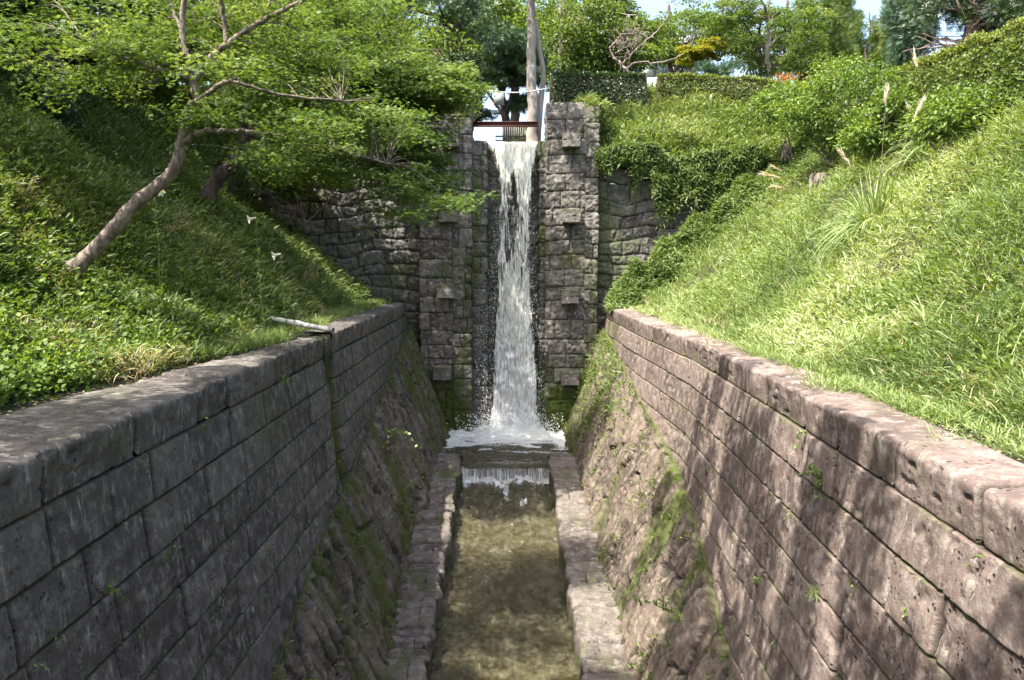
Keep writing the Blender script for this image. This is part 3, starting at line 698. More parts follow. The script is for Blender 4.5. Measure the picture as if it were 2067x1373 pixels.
# ------------------------------------------------------------------ leaves
def tmpl(kind):
    if kind == 'leaf':   # folded oval
        v = [[0, 0, 0], [.45, .5, .10], [1, 0, -.06], [.45, -.5, .10]]; f = [[0, 2, 1], [0, 3, 2]]
    elif kind == 'blade':
        v = [[0, .5, 0], [0, -.5, 0], [.55, .42, .12], [.55, -.42, .12], [1, 0, -.05]]; f = [[0, 1, 3], [0, 3, 2], [2, 3, 4]]
    elif kind == 'arch':  # long arching blade
        v = [[0, .5, 0], [0, -.5, 0], [.4, .45, .16], [.4, -.45, .16], [.75, .35, .10], [.75, -.35, .10], [1, 0, -.14]]
        f = [[0, 1, 3], [0, 3, 2], [2, 3, 5], [2, 5, 4], [4, 5, 6]]
    elif kind == 'maple':
        v = [[0, 0, 0]]; f = []
        for k, (a, L) in enumerate([(-80, .62), (-38, .9), (0, 1.0), (38, .9), (80, .62)]):
            a = rad(a); c, s_ = math.cos(a), math.sin(a); w_ = .15
            v += [[.45 * L * c - w_ * s_, .45 * L * s_ + w_ * c, .05], [L * c, L * s_, -.08], [.45 * L * c + w_ * s_, .45 * L * s_ - w_ * c, .05]]
            b = 1 + 3 * k; f += [[0, b + 2, b + 1], [0, b + 1, b]]
    elif kind == 'tuft':  # three needles / finger leaves
        v = [[0, 0, 0]]; f = []
        for k, (a, L) in enumerate([(-32, .9), (0, 1.), (32, .9)]):
            a = rad(a); c, s_ = math.cos(a), math.sin(a); w_ = .07
            v += [[.5 * L * c - w_ * s_, .5 * L * s_ + w_ * c, .03], [L * c, L * s_, 0], [.5 * L * c + w_ * s_, .5 * L * s_ - w_ * c, .03]]
            b = 1 + 3 * k; f += [[0, b + 2, b + 1], [0, b + 1, b]]
    return np.array(v, float), np.array(f, int)
def leaves(name, pos, dirs, up, L, W, kind, rnd, mat, parent=None):
    v, f = tmpl(kind); n = len(pos)
    d = dirs / (np.linalg.norm(dirs, axis=1, keepdims=True) + 1e-9)
    s = np.cross(up, d); s /= (np.linalg.norm(s, axis=1, keepdims=True) + 1e-9); u = np.cross(d, s)
    L = np.broadcast_to(L, (n,)); W = np.broadcast_to(W, (n,))
    vv = pos[:, None, :] + d[:, None, :] * (v[None, :, 0] * L[:, None])[..., None] + s[:, None, :] * (v[None, :, 1] * W[:, None])[..., None] + u[:, None, :] * (v[None, :, 2] * L[:, None])[..., None]
    ff = (f[None] + np.arange(n)[:, None, None] * len(v)).reshape(-1, 3)
    return raw_mesh(name, vv.reshape(-1, 3), ff, 3, mat, parent, False, {'rnd': np.repeat(np.clip(rnd, 0, 1), len(v))})
def rvec(rs, n, zs=1.0):
    v = rs.normal(0, 1, (n, 3)); v[:, 2] *= zs; return v / (np.linalg.norm(v, axis=1, keepdims=True) + 1e-9)

M['grass_bright'] = leaf_mat('bright_grass', [(.05, .09, .022), (.125, .19, .05), (.235, .31, .105), (.48, .52, .30)], .38, .03, .6)
M['bamboo'] = leaf_mat('bamboo_grass_leaf', [(.035, .065, .015), (.085, .14, .03), (.15, .21, .06), (.29, .32, .16)], .34, .03, .6)
M['broad'] = leaf_mat('ground_cover_leaf', [(.03, .065, .013), (.08, .145, .022), (.15, .23, .04), (.28, .33, .09)], .38, .03, .6)
M['dry'] = leaf_mat('dry_straw', [(.22, .18, .09), (.36, .30, .17), (.5, .43, .27)], .25, .05)
M['maple'] = leaf_mat('maple_leaf', [(.025, .055, .013), (.07, .125, .03), (.14, .208, .06), (.34, .38, .18)], .45, .02, .6)
M['maple_yel'] = leaf_mat('turning_maple_leaf', [(.09, .14, .02), (.16, .20, .03), (.25, .24, .035), (.34, .26, .05)], .45, .02, .6)
M['tree'] = leaf_mat('tree_leaf', [(.03, .06, .013), (.07, .12, .022), (.13, .19, .04), (.22, .27, .08)], .44, .03, .6)
M['tree_dark'] = leaf_mat('evergreen_leaf', [(.018, .042, .010), (.035, .075, .015), (.06, .115, .02)], .28, .08)
M['pine'] = leaf_mat('pine_needles', [(.02, .05, .018), (.04, .085, .03), (.075, .13, .045)], .2, .06)
M['cypress'] = leaf_mat('blue_green_cypress', [(.04, .085, .05), (.075, .14, .085), (.13, .21, .13)], .2, .05)
M['hedge'] = leaf_mat('hedge_leaf', [(.04, .07, .012), (.09, .135, .022), (.16, .21, .04), (.27, .25, .08)], .35, .03, .6)
M['red'] = leaf_mat('orange_shrub_leaf', [(.30, .10, .03), (.42, .16, .05), (.25, .2, .05)], .4, .05)
M['bark'] = simple_mat('grey_brown_bark', (.075, .058, .046), (.27, .225, .185), 9, .9, 1.0, (1, 1, .4))
M['bark_pale'] = simple_mat('pale_smooth_bark', (.18, .155, .13), (.33, .295, .26), 4, .8, .5, (1, 1, .2))
M['bark_dark'] = simple_mat('dark_pine_bark', (.06, .045, .038), (.15, .11, .095), 9, .95, 1.0, (1, 1, .3), dist=.05)
M['dead'] = simple_mat('bare_dead_wood', (.17, .13, .11), (.28, .23, .20), 6, .85, .4)

def scatter(n, x0, x1, y0, y1, rs, dpow=1.0):
    """points with more of them near the camera"""
    a = rs.rand(n)
    y = (y0 ** (1 - dpow) + a * (y1 ** (1 - dpow) - y0 ** (1 - dpow))) ** (1 / (1 - dpow)) if abs(dpow - 1) > 1e-6 else y0 * (y1 / y0) ** a
    return x0 + (x1 - x0) * rs.rand(n), y
def slope_n(x, y):
    e = .15; dx = (gz(x + e, y) - gz(x - e, y)) / (2 * e); dy = (gz(x, y + e) - gz(x, y - e)) / (2 * e)
    n = np.stack([-dx, -dy, np.ones_like(dx)], 1); return n / np.linalg.norm(n, axis=1, keepdims=True)
def tufts(x, y, rs, per, hgt, spread, L, W, base=None):
    """turn plant positions into leaf positions/directions: blades fan out from each plant along its height"""
    n = len(x); z = gz(x, y) if base is None else base
    X = np.repeat(x, per); Y = np.repeat(y, per); Z = np.repeat(z, per); H = np.repeat(hgt, per); m = len(X)
    a = rs.rand(m) * 2 * math.pi; t = rs.rand(m) ** .8
    nn = np.repeat(slope_n(x, y), per, 0); upv = nn * .55 + np.array([0, 0, .6])
    off = spread * np.repeat(rs.rand(n) * .6 + .6, per) * rs.rand(m) ** .5
    pos = np.stack([X + off * np.cos(a), Y + off * np.sin(a), Z], 1) + upv * (H * t)[:, None]
    el = rs.uniform(-.25, 1.0, m)
    d = np.stack([np.cos(a), np.sin(a), el], 1) + rs.normal(0, .3, (m, 3)) + nn * .3
    return pos, d, np.repeat(rs.rand(n), per), t
def up_rand(rs, n, k=.5):
    u = np.tile([0, 0, 1.0], (n, 1)) + rs.normal(0, k, (n, 3)); return u
def on_ground(px, py, D=None):
    ds = np.arange(4, 45, .03); q = np.array([P(px, py, d) for d in ds]); below = q[:, 2] < gz(q[:, 0], q[:, 1])
    i = int(np.argmax(below)) if below.any() else -1
    return q[i]
def lump(x, y, seed, sc_=1.0): return fbm(x * sc_, y * sc_, seed=seed, octv=3)

def cover(name, label, side, x0, x1, y0, y1, n, per, Lr, Wr, kind, mat, hfun, keep, seed, dpow=1.6, spread=.14, tone=None, k_up=.5):
    rs = np.random.RandomState(seed)
    e, y = scatter(n, x0, x1, y0, y1, rs, dpow); x = e * side
    p = keep(x, y); s = rs.rand(n) < p; x, y = x[s], y[s]
    h = hfun(x, y) * rs.uniform(.6, 1.15, len(x))
    pos, d, pr, t = tufts(x, y, rs, per, h, spread, 0, 0)
    m = len(pos); sz = np.interp(pos[:, 1], [5, 26, 34], [1, 1.55, 1.7]) * rs.uniform(.65, 1.2, m)
    tn = (tone(pos[:, 0], pos[:, 1]) if tone else .5)
    rnd = .02 + .40 * rs.rand(m) + .28 * pr + .40 * tn * np.ones(m) - .05 + .15 * (t - .5)
    o = leaves(name, pos, d, up_rand(rs, m, k_up), Lr * sz, Wr * sz, kind, rnd, mat)
    tag(o, label, None, None, 'stuff'); return o

def one(v): return lambda x, y: 0 * x + v
# right bank
def right_keep(x, y): return np.where(y > 26.3, 1.0, 1.0) * sstep(3.75, 4.35, x) * (1 - .55 * sstep(.55, .7, lump(x, y, 701, .9)) * sstep(4.9, 4.5, x))
cover('grass', 'bright short grass along the back of the right coping', 1, 3.5, 5.6, 2.6, 26.2, 24000, 7, .11, .009, 'blade', M['grass_bright'], lambda x, y: .07 + .07 * lump(x, y, 702, 2), lambda x, y: (sstep(3.72, 4.0, x) + .35 * sstep(.58, .7, lump(x, y, 751, 1.6))) * (.25 + .75 * sstep(.40, .55, lump(x, y, 703, 1.2))) * (1 - .7 * sstep(4.6, 5.6, x)), 1, 1.5, .10, lambda x, y: .55 + .45 * sstep(12, 22, y), .35)
cover('bamboo_grass', 'dense pale green bamboo grass on the sunny right bank', 1, 4.2, 15, 3.0, 26.3, 84000, 8, .105, .0125, 'blade', M['grass_bright'], lambda x, y: .06 + .75 * lump(x, y, 704, 1.1) ** 1.6, right_keep, 2, 1.55, .17, lambda x, y: lump(x, y, 705, .45) * 2.8 - .95)
cover('bank_weeds', 'leafy green weeds among the bamboo grass of the right bank', 1, 4.2, 14, 4.4, 26.3, 16000, 6, .075, .040, 'leaf', M['broad'], lambda x, y: .10 + .45 * lump(x, y, 704, .8), lambda x, y: sstep(.42, .6, lump(x, y, 706, .6)) * sstep(4.2, 4.8, x), 3, 1.55, .14, lambda x, y: lump(x, y, 707, .5))
cover('bamboo_thicket', 'darker bamboo thicket hanging over the right rubble wall', 1, 2.6, 13, 26.5, 32, 13000, 9, .15, .030, 'blade', M['bamboo'], lambda x, y: .35 + .7 * lump(x, y, 708, .7), one(1), 4, 1.0, .22, lambda x, y: lump(x, y, 709, .5) * 1.3)
# overhang of the thicket down the rubble wall face
rs = np.random.RandomState(12); n = 26000
x = rs.uniform(2.9, 9.2, n); dz = np.abs(rs.normal(0, 1, n)) * (.22 + .9 * sstep(4.2, 8.0, x) + 0.55 * sstep(.45, .62, fbm(x * 1.6, x * 0, seed=4, octv=4))); z = 3.35 + .5 * vn(x * 1.3, x * 0, seed=6) - dz
y = 26.35 - rs.rand(n) * .3 - .9 * fbm(x * 1.5, z * 1.2, seed=44) ** 1.5
d_ = rvec(rs, n, .6) + np.array([0, -.5, -.35])
tag(leaves('hanging_bamboo', np.stack([x, y, z], 1), d_, up_rand(rs, n, .7), .21 * rs.uniform(.5, 1.3, n), .032, 'blade', .1 + .9 * fbm(x * 1.5, z * 1.5, seed=8) * rs.rand(n) + .15, M['bamboo']), 'bamboo leaves trailing over the top of the right rubble wall', None, None, 'stuff')
# bushes rising against the rubble wall and the corner between bank and wall
rs = np.random.RandomState(13); n = 30000
x = rs.uniform(3.2, 9.5, n); t = rs.rand(n); top = np.interp(x, [3.2, 4.4, 6, 7.3, 9.5], [-1.0, .15, 1.5, 2.6, 4.2]) + 1.3 * (fbm(x * 1.7, x * 0, seed=33) - .45); bot = np.interp(x, [3.2, 4.3, 9.5], [-1.5, -1.4, 3.2])
z = bot + (top - bot) * t * (.6 + .5 * vn(x * 2, x * 0, seed=3)); y = 26.2 - rs.rand(n) * (.5 + 1.0 * (1 - t)) - 1.0 * fbm(x * 1.6, z * 1.6, seed=4)
tag(leaves('corner_bushes', np.stack([x, y, z], 1), rvec(rs, n, .5) + np.array([-.1, -.2, .1]), up_rand(rs, n, .6), .17 * rs.uniform(.6, 1.3, n), .034, 'blade', .1 + .5 * fbm(x * 1.5, z * 1.5, seed=18) + .3 * rs.rand(n), M['bamboo']), 'dense bushes filling the corner of the right bank and the rubble wall', None, None, 'stuff')

rs = np.random.RandomState(14)
def long_grass(label, side, x0, x1, y0, y1, n, seed, mat, L=.42, keep=None):
    rs = np.random.RandomState(seed); e, y = scatter(n, x0, x1, y0, y1, rs, 1.5); x = e * side
    k = rs.rand(n) < keep(x, y); x, y = x[k], y[k]; per = 12
    pos = np.repeat(np.stack([x, y, gz(x, y) + .05], 1), per, 0); m = len(pos); pos += rs.normal(0, .04, (m, 3)); a = rs.rand(m) * 6.28; el = rs.uniform(.4, 1.6, m)
    d = np.stack([np.cos(a), np.sin(a), el], 1); nn = np.repeat(slope_n(x, y), per, 0); d += nn * .5
    tag(leaves('long_grass', pos, d, np.array([0, 0, 1.]) + rs.normal(0, .2, (m, 3)), L * rs.uniform(.5, 1.1, m), .011, 'arch', .3 + .6 * rs.rand(m), mat), label, None, None, 'stuff')
long_grass('long arching grass blades mixed through the right bank', 1, 4.4, 14, 5, 26, 6500, 15, M['grass_bright'], .42, lambda x, y: .12 + .88 * sstep(.45, .6, lump(x, y, 731, .5)))
long_grass('tall tussocks standing out of the right bank', 1, 4.6, 14, 5, 26, 330, 17, M['grass_bright'], .75, one(1))
cover('dry_grass', 'straw coloured dead stalks among the right bank grass', 1, 4.2, 13, 5, 26, 5200, 5, .15, .008, 'blade', M['dry'], lambda x, y: .15 + .35 * lump(x, y, 704, 1.1), lambda x, y: sstep(.46, .6, lump(x, y, 741, .9)), 27, 1.5, .14)
cover('bank_weeds', 'dark leafy patches of weeds on the right bank', 1, 4.6, 14, 5, 26.3, 13000, 7, .10, .032, 'leaf', M['tree'], lambda x, y: .15 + .5 * lump(x, y, 742, .9), lambda x, y: sstep(.53, .62, lump(x, y, 743, .55)), 28, 1.5, .16)
long_grass('long pale grass blades on the middle of the left bank', -1, 4.3, 8.5, 9, 25, 1500, 16, M['grass_bright'], .36, lambda x, y: sstep(.42, .55, lump(x, y, 732, .6)))
# left bank
ml = lambda x, y: 1.0 * (lump(x, y, 711, .5))
cover('ground_cover', 'broad leaved ground cover on the near left bank', -1, 4.5, 9.5, 3.0, 17, 42000, 7, .062, .050, 'leaf', M['broad'], lambda x, y: .12 + .34 * lump(x, y, 712, .9), lambda x, y: sstep(4.4, 5.0, -x + .12 * (y - 9)) * (1 - .75 * sstep(10.5, 14.5, y + (5 + x) * -.5)), 21, 1.6, .16, lambda x, y: lump(x, y, 713, .7) * 1.3 - .15, .55)
cover('grass', 'fine grass along the back of the left coping', -1, 3.75, 6.4, 8.6, 26.1, 19000, 7, .13, .009, 'blade', M['grass_bright'], lambda x, y: .06 + .14 * lump(x, y, 714, 1.6), lambda x, y: sstep(3.75, 4.05, -x - .9 * sstep(13, 9, y)) * (.25 + .75 * sstep(.4, .55, lump(x, y, 715, 1.1))) * (1 - .7 * sstep(5.2, 6.4, -x)), 22, 1.5, .12, lambda x, y: .6 * sstep(9, 16, y) * lump(x, y, 716, 1) * 1.8, .35)
cover('dry_grass', 'straw coloured dry grass below the leaning maple', -1, 4.4, 7.5, 9, 20, 5000, 6, .16, .009, 'blade', M['dry'], lambda x, y: .08 + .3 * lump(x, y, 717, 1), lambda x, y: sstep(.48, .6, lump(x, y, 718, .8)), 23, 1.5, .14)
cover('bamboo_grass', 'shaded bamboo grass covering the upper left bank', -1, 4.6, 17, 9.5, 26.3, 46000, 7, .13, .026, 'blade', M['bamboo'], lambda x, y: .12 + .45 * lump(x, y, 719, .8), lambda x, y: .35 + .65 * sstep(.38, .5, lump(x, y, 720, .7)), 24, 1.3, .18, lambda x, y: lump(x, y, 721, .5))
cover('upland_grass', 'grass on the land behind the left rubble wall', -1, 1.5, 16, 26.5, 34, 9000, 7, .16, .03, 'blade', M['bamboo'], lambda x, y: .1 + .4 * lump(x, y, 722, .8), one(1), 25, 1.0, .2)
# shrubs hanging from the top of the left rubble wall
# litter on the dirt strip
rs = np.random.RandomState(31); n = 1400
x = -rs.uniform(3.9, 5.6, n); y = rs.uniform(5, 14, n); z = gz(x, y) + .012
tag(leaves('leaf_litter', np.stack([x, y, z], 1), rvec(rs, n, .1), up_rand(rs, n, .2), .05, .03, 'leaf', rs.rand(n), M['dry']), 'dry fallen leaves on the bare soil strip', None, None, 'stuff')
n = 1200; x = rs.uniform(3.75, 5.0, n); y = rs.uniform(4.5, 14, n)
tag(leaves('leaf_litter', np.stack([x, y, gz(x, y) + .012], 1), rvec(rs, n, .1), up_rand(rs, n, .2), .05, .03, 'leaf', rs.rand(n), M['dry']), 'dry fallen leaves behind the right coping', None, None, 'stuff')

# weeds in the revetments and moss tufts
def rev_weeds(REV, keepf, n, seed, label, name, mat, L=.07, W=.03, kind='leaf', per=8):
    rs = np.random.RandomState(seed); nu, nv = REV.shape[:2]
    i = rs.randint(0, nu, n); j = rs.randint(0, nv, n); q = REV[i, j]; k = rs.rand(n) < keepf(q, j / nv); q = q[k]
    side = np.sign(q[:, 0]); nrm = np.stack([-side * .9, 0 * side - .15, 0 * side + .4], 1)
    q = np.repeat(q, per, 0); nn = np.repeat(nrm, per, 0); m = len(q)
    pos = q + nn * rs.uniform(.02, .12, m)[:, None] + rs.normal(0, .045, (m, 3)); d = nn + rvec(rs, m) * .9 + np.array([0, 0, .3])
    o = leaves(name, pos, d, up_rand(rs, m, .6), L * rs.uniform(.5, 1.3, m), W, kind, .3 + .6 * rs.rand(m), mat); tag(o, label, None, None, 'stuff'); return o
rev_weeds(REV_R, lambda q, v: .03 + .9 * sstep(16.5, 23, q[:, 1]) * sstep(.05, .12, v) * (1 - sstep(.35, .75, v)) + .35 * sstep(.58, .66, fbm(q[:, 1] * .9, q[:, 2] * 1.5, seed=5)) + .25 * (v > .95), 3400, 51, 'small green weeds rooted in the right revetment', 'revetment_weeds', M['broad'], .085, .03)
rev_weeds(REV_R, lambda q, v: sstep(18.5, 22, q[:, 1]) * (1 - sstep(.2, .5, v)), 1500, 52, 'bushy weeds at the far end of the right revetment', 'revetment_weeds', M['bamboo'], .20, .035, 'blade', 9)
rev_weeds(REV_L, lambda q, v: .04 + .30 * sstep(.58, .66, fbm(q[:, 1] * .8, q[:, 2] * 1.5, seed=15)) + .6 * (v < .03) + .5 * sstep(19, 24, q[:, 1]) * (v < .35), 2300, 53, 'small green weeds rooted in the mossy left revetment', 'revetment_weeds', M['broad'], .065, .03)
# tiny weeds in the ashlar joints
def joint_weeds(side, n, seed, label):
    rs = np.random.RandomState(seed); y = rs.uniform(4.5, 24, n); r = rs.randint(0, 7, n); z = (ZTL if side < 0 else ZTR) - .40 - r * .46 * .993
    x = (faceL(y, z) + .03) if side < 0 else (faceR(y, z) - .03)
    q = np.repeat(np.stack([x, y, z], 1), 6, 0); m = len(q); pos = q + rs.normal(0, .03, (m, 3)) + np.array([-side * .03, 0, 0])
    d = rvec(rs, m) + np.array([-side * .9, 0, .1]); o = leaves('joint_weeds', pos, d, up_rand(rs, m, .6), .06 * rs.uniform(.4, 1.2, m), .02, 'leaf', .4 + .5 * rs.rand(m), M['broad']); tag(o, label, None, None, 'stuff')
joint_weeds(-1, 70, 61, 'tiny weeds in the joints of the left ashlar wall'); joint_weeds(1, 60, 62, 'tiny weeds in the joints of the right ashlar wall')

# ------------------------------------------------------------------ hedges
def hedge(label, pts, wid, z0f, z1f, n, mat, group='clipped hedges', L=.07, seed=1):
    """hedge along a plan line; dense leaf skin over a solid dark core"""
    rs = np.random.RandomState(seed); pts = np.array(pts, float); Ls = np.concatenate([[0], np.cumsum(np.hypot(*np.diff(pts, axis=0).T))]); T = Ls[-1]
    r = empty('hedge', label, 'hedge', group)
    def at(s, c):
        x = np.interp(s, Ls, pts[:, 0]); y = np.interp(s, Ls, pts[:, 1]); e = .05
        tx = np.interp(s + e, Ls, pts[:, 0]) - np.interp(s - e, Ls, pts[:, 0]); ty = np.interp(s + e, Ls, pts[:, 1]) - np.interp(s - e, Ls, pts[:, 1]); l = np.hypot(tx, ty) + 1e-9
        return x - ty / l * c, y + tx / l * c, -ty / l, tx / l
    s = rs.rand(n) * T; f = rs.rand(n); c = np.where(f < .38, -wid, np.where(f < .5, wid, rs.uniform(-wid, wid, n))); x, y, nx, ny = at(s, c * (1 + .06 * rs.normal(0, 1, n)))
    z0, z1 = z0f(s / T), z1f(s / T); t = np.where(f < .5, rs.rand(n), 1.0); bump = (.18 if wid < .7 else .32) * (fbm(s * 1.3, t * 2 + c, seed=seed) - .5)
    rr = 1 - .25 * sstep(.8, 1.0, t) * (f < .5)
    x = x + nx * (np.sign(c) * bump - c * (1 - rr)); y = y + ny * (np.sign(c) * bump - c * (1 - rr))
    z = z0 + (z1 - z0) * t + bump * (f > .5) + rs.normal(0, .03, n)
    out = np.stack([nx * np.sign(c) * (f < .5), ny * np.sign(c) * (f < .5), (f >= .5) * 1.0 + .2], 1)
    leaves('foliage', np.stack([x, y, z], 1), out * .6 + rvec(rs, n), out + rs.normal(0, .5, (n, 3)), L * rs.uniform(.6, 1.3, n), L * .55, 'leaf', .15 + .5 * rs.rand(n) + .35 * sstep(.75, 1, t) * rs.rand(n), mat, r)
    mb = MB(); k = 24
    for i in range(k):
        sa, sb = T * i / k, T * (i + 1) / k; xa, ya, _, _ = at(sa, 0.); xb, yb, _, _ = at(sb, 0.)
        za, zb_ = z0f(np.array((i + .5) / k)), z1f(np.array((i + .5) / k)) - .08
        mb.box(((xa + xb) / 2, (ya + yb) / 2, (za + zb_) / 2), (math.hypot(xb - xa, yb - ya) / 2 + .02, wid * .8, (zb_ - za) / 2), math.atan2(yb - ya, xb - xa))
    mb.build('dark_core', M['core'], r)  # solid dark boxes stand in for the shaded inside of the hedge
M['core'] = simple_mat('hedge_inner_shade', (.02, .022, .01), (.045, .04, .02), 20, 1.0, .8)
def hz(px, py, D): return P(px, py, D)[2]
hedge('dark clipped hedge behind the right buttress', [P(1112, 200, 30)[:2], P(1300, 200, 30.2)[:2]], .45, lambda t: 4.7 + 0 * t, lambda t: hz(1150, 148, 29.6) + 0 * t, 9000, M['tree_dark'], seed=2, L=.09)
hedge('long level clipped hedge crossing behind the right bank', [P(1325, 200, 30.5)[:2], P(1500, 200, 30)[:2], P(1660, 200, 28.5)[:2]], .45, lambda t: 4.9 + 0 * t, lambda t: np.interp(t, [0, .55, 1], [hz(1330, 152, 30), hz(1500, 155, 29.6), hz(1640, 182, 28)]), 15000, M['hedge'], seed=3, L=.085)
hedge('big rounded hedge rising along the top of the right bank', [P(1800, 200, 24)[:2], P(1880, 200, 20)[:2], P(2000, 200, 16.0)[:2], P(2180, 200, 13)[:2]], .8, lambda t: np.interp(t, [0, .4, .8, 1], [4.0, 3.1, 2.4, 2.3]), lambda t: np.interp(t, [0, .3, .65, 1], [hz(1790, 172, 23.5), hz(1880, 118, 19.5), hz(1990, 66, 15.5), hz(2160, 20, 12.5)]), 60000, M['hedge'], seed=4, L=.08)
hedge('dark clipped hedge behind the left buttress', [P(790, 170, 30.5)[:2], P(972, 170, 30.5)[:2]], .5, lambda t: 5.2 + 0 * t, lambda t: hz(900, 112, 30) + 0 * t, 9000, M['tree_dark'], seed=5, L=.09)
hedge('small rounded hedge seen over the lip of the falls', [P(1015, 270, 44)[:2], P(1085, 270, 44)[:2]], .6, lambda t: 5.0 + 0 * t, lambda t: hz(1040, 253, 44) + 0 * t, 3500, M['hedge'], seed=6, L=.12)

# ------------------------------------------------------------------ trees
def curve(pts, n=14, wob=.0, rs=None):
    pts = np.array(pts, float); k = len(pts)
    if k < 3: t = np.linspace(0, 1, n)[:, None]; q = pts[0] + (pts[-1] - pts[0]) * t
    else:
        e = np.vstack([2 * pts[0] - pts[1], pts, 2 * pts[-1] - pts[-2]]); q = []
        per = max(2, n // (k - 1))
        for i in range(1, k):
            for t in np.linspace(0, 1, per, endpoint=(i == k - 1)):
                p0, p1, p2, p3 = e[i - 1], e[i], e[i + 1], e[i + 2]
                q.append(.5 * (2 * p1 + (p2 - p0) * t + (2 * p0 - 5 * p1 + 4 * p2 - p3) * t * t + (3 * p1 - p0 - 3 * p2 + p3) * t ** 3))
        q = np.array(q)
    if wob: q[1:-1] += rs.normal(0, wob, (len(q) - 2, 3))
    return q
def region(rs, c, r, n, shell=.35):
    v = rvec(rs, n); u = (shell ** 3 + (1 - shell ** 3) * rs.rand(n)) ** (1 / 3.); return np.array(c) + v * u[:, None] * np.array(r)
LEAF = {'maple': ('maple', .085, .085, 'disc'), 'leaf': ('leaf', .12, .06, 'ball'), 'small': ('leaf', .075, .04, 'ball'), 'needle': ('tuft', .14, .20, 'up'), 'feather': ('tuft', .12, .16, 'feather'), 'flat': ('leaf', .10, .05, 'disc')}
def pads_to_leaves(rs, pads, prad, per, style, size=1.0, droop=.35):
    kind, L, W, mode = LEAF[style]; L *= size; W *= size
    k = len(pads); C = np.repeat(pads, per, 0); R = np.repeat(prad, per); n = len(C); a = rs.rand(n) * 2 * math.pi; u = rs.rand(n) ** .55
    if mode == 'disc':
        el = np.repeat(rs.uniform(.55, 1.0, k), per); ax = np.repeat(rs.rand(k) * 3.14, per); tx = np.repeat(rs.normal(0, .16, k), per); ty = np.repeat(rs.normal(0, .16, k), per)
        lx, ly = R * u * np.cos(a), R * u * el * np.sin(a); X = lx * np.cos(ax) - ly * np.sin(ax); Y = lx * np.sin(ax) + ly * np.cos(ax)
        Z = -droop * R * u * u + tx * X + ty * Y + rs.normal(0, .045, n)
        pos = C + np.stack([X, Y, Z], 1); d = np.stack([X, Y, 0 * X], 1) / (R[:, None] + .01) + rvec(rs, n, .3) * .7 + np.array([0, 0, -.25]); up = up_rand(rs, n, .3)
    elif mode == 'ball':
        v = rvec(rs, n) * (rs.rand(n) ** .4)[:, None] * R[:, None] * np.array([1, 1, .65]); pos = C + v; d = v / R[:, None] + rvec(rs, n) * .7 + np.array([0, 0, -.15]); up = up_rand(rs, n, .5)
    elif mode == 'up':
        v = rvec(rs, n) * (rs.rand(n) ** .45)[:, None] * R[:, None] * np.array([1, 1, .35]); pos = C + v; d = v / R[:, None] * .8 + rvec(rs, n) * .5 + np.array([0, 0, .7]); up = rvec(rs, n)
    else:
        v = rvec(rs, n) * (rs.rand(n) ** .5)[:, None] * R[:, None] * np.array([.6, .6, 1.2]); pos = C + v; d = v / R[:, None] * .5 + rvec(rs, n) * .5 + np.array([0, 0, .6]); up = rvec(rs, n)
    sz = rs.uniform(.6, 1.25, n); tone = np.repeat(rs.rand(k), per)
    rnd = .1 + .45 * rs.rand(n) + .35 * tone
    return pos, d, up, L * sz, W * sz, kind, rnd
def tree(name, label, limbs, pads, prad, per, style, leafm, barkm, group=None, cat='tree', seed=1, size=1.0, twig=.018, twigs=True, droop=.35, wob=.02, maxtw=3.5):
    rs = np.random.RandomState(seed); r = empty(name, label, cat, group); mb = MB(); sk = []
    for pts, r0, r1 in limbs:
        q = curve(pts, max(10, 7 * (len(pts) - 1)), wob, rs); rr = np.linspace(1, 0, len(q)) ** .8 * (r0 - r1) + r1; rr = rr * (1 + (.55 if q is not None and not sk else 0) * np.exp(-np.arange(len(q)) * 1.1))
        mb.tube(q, rr, 10 if r0 > .06 else 6, .10, rs); sk.append(q)
    sk = np.vstack(sk)
    if len(pads):
        if twigs:
            for p in pads:
                dd = np.linalg.norm(sk - p, axis=1) + np.maximum(sk[:, 2] - p[2], 0) * .8; i = np.argmin(dd); a = sk[i]
                if dd[i] > maxtw * 3: continue
                m_ = a + (p - a) * .5 + np.array([0, 0, .12]) * np.linalg.norm(p - a) + rs.normal(0, .06, 3)
                mb.tube(curve([a, m_, p], 8), np.linspace(twig, twig * .3, 8), 4, cap=False)
        pos, d, up, L, W, kind, rnd = pads_to_leaves(rs, pads, prad, per, style, size, droop)
        leaves('crown', pos, d, up, L, W, kind, rnd, leafm, r)
    mb.build('trunk', barkm, r, True)
    return r
def reg(spec, seed):
    """spec rows: px, py, D, rx_px, ry_px, rdepth(m), count -> pad centres"""
    rs = np.random.RandomState(seed); out = []
    for px, py, D, rx, ry, rd, n in spec:
        c = P(px, py, D); out.append(region(rs, c, (rx * D / F, rd, ry * D / F), n, .2))
    return np.vstack(out)
def PP(*rows): return [P(*q) for q in rows]
GR = 'trees along the top of the banks'
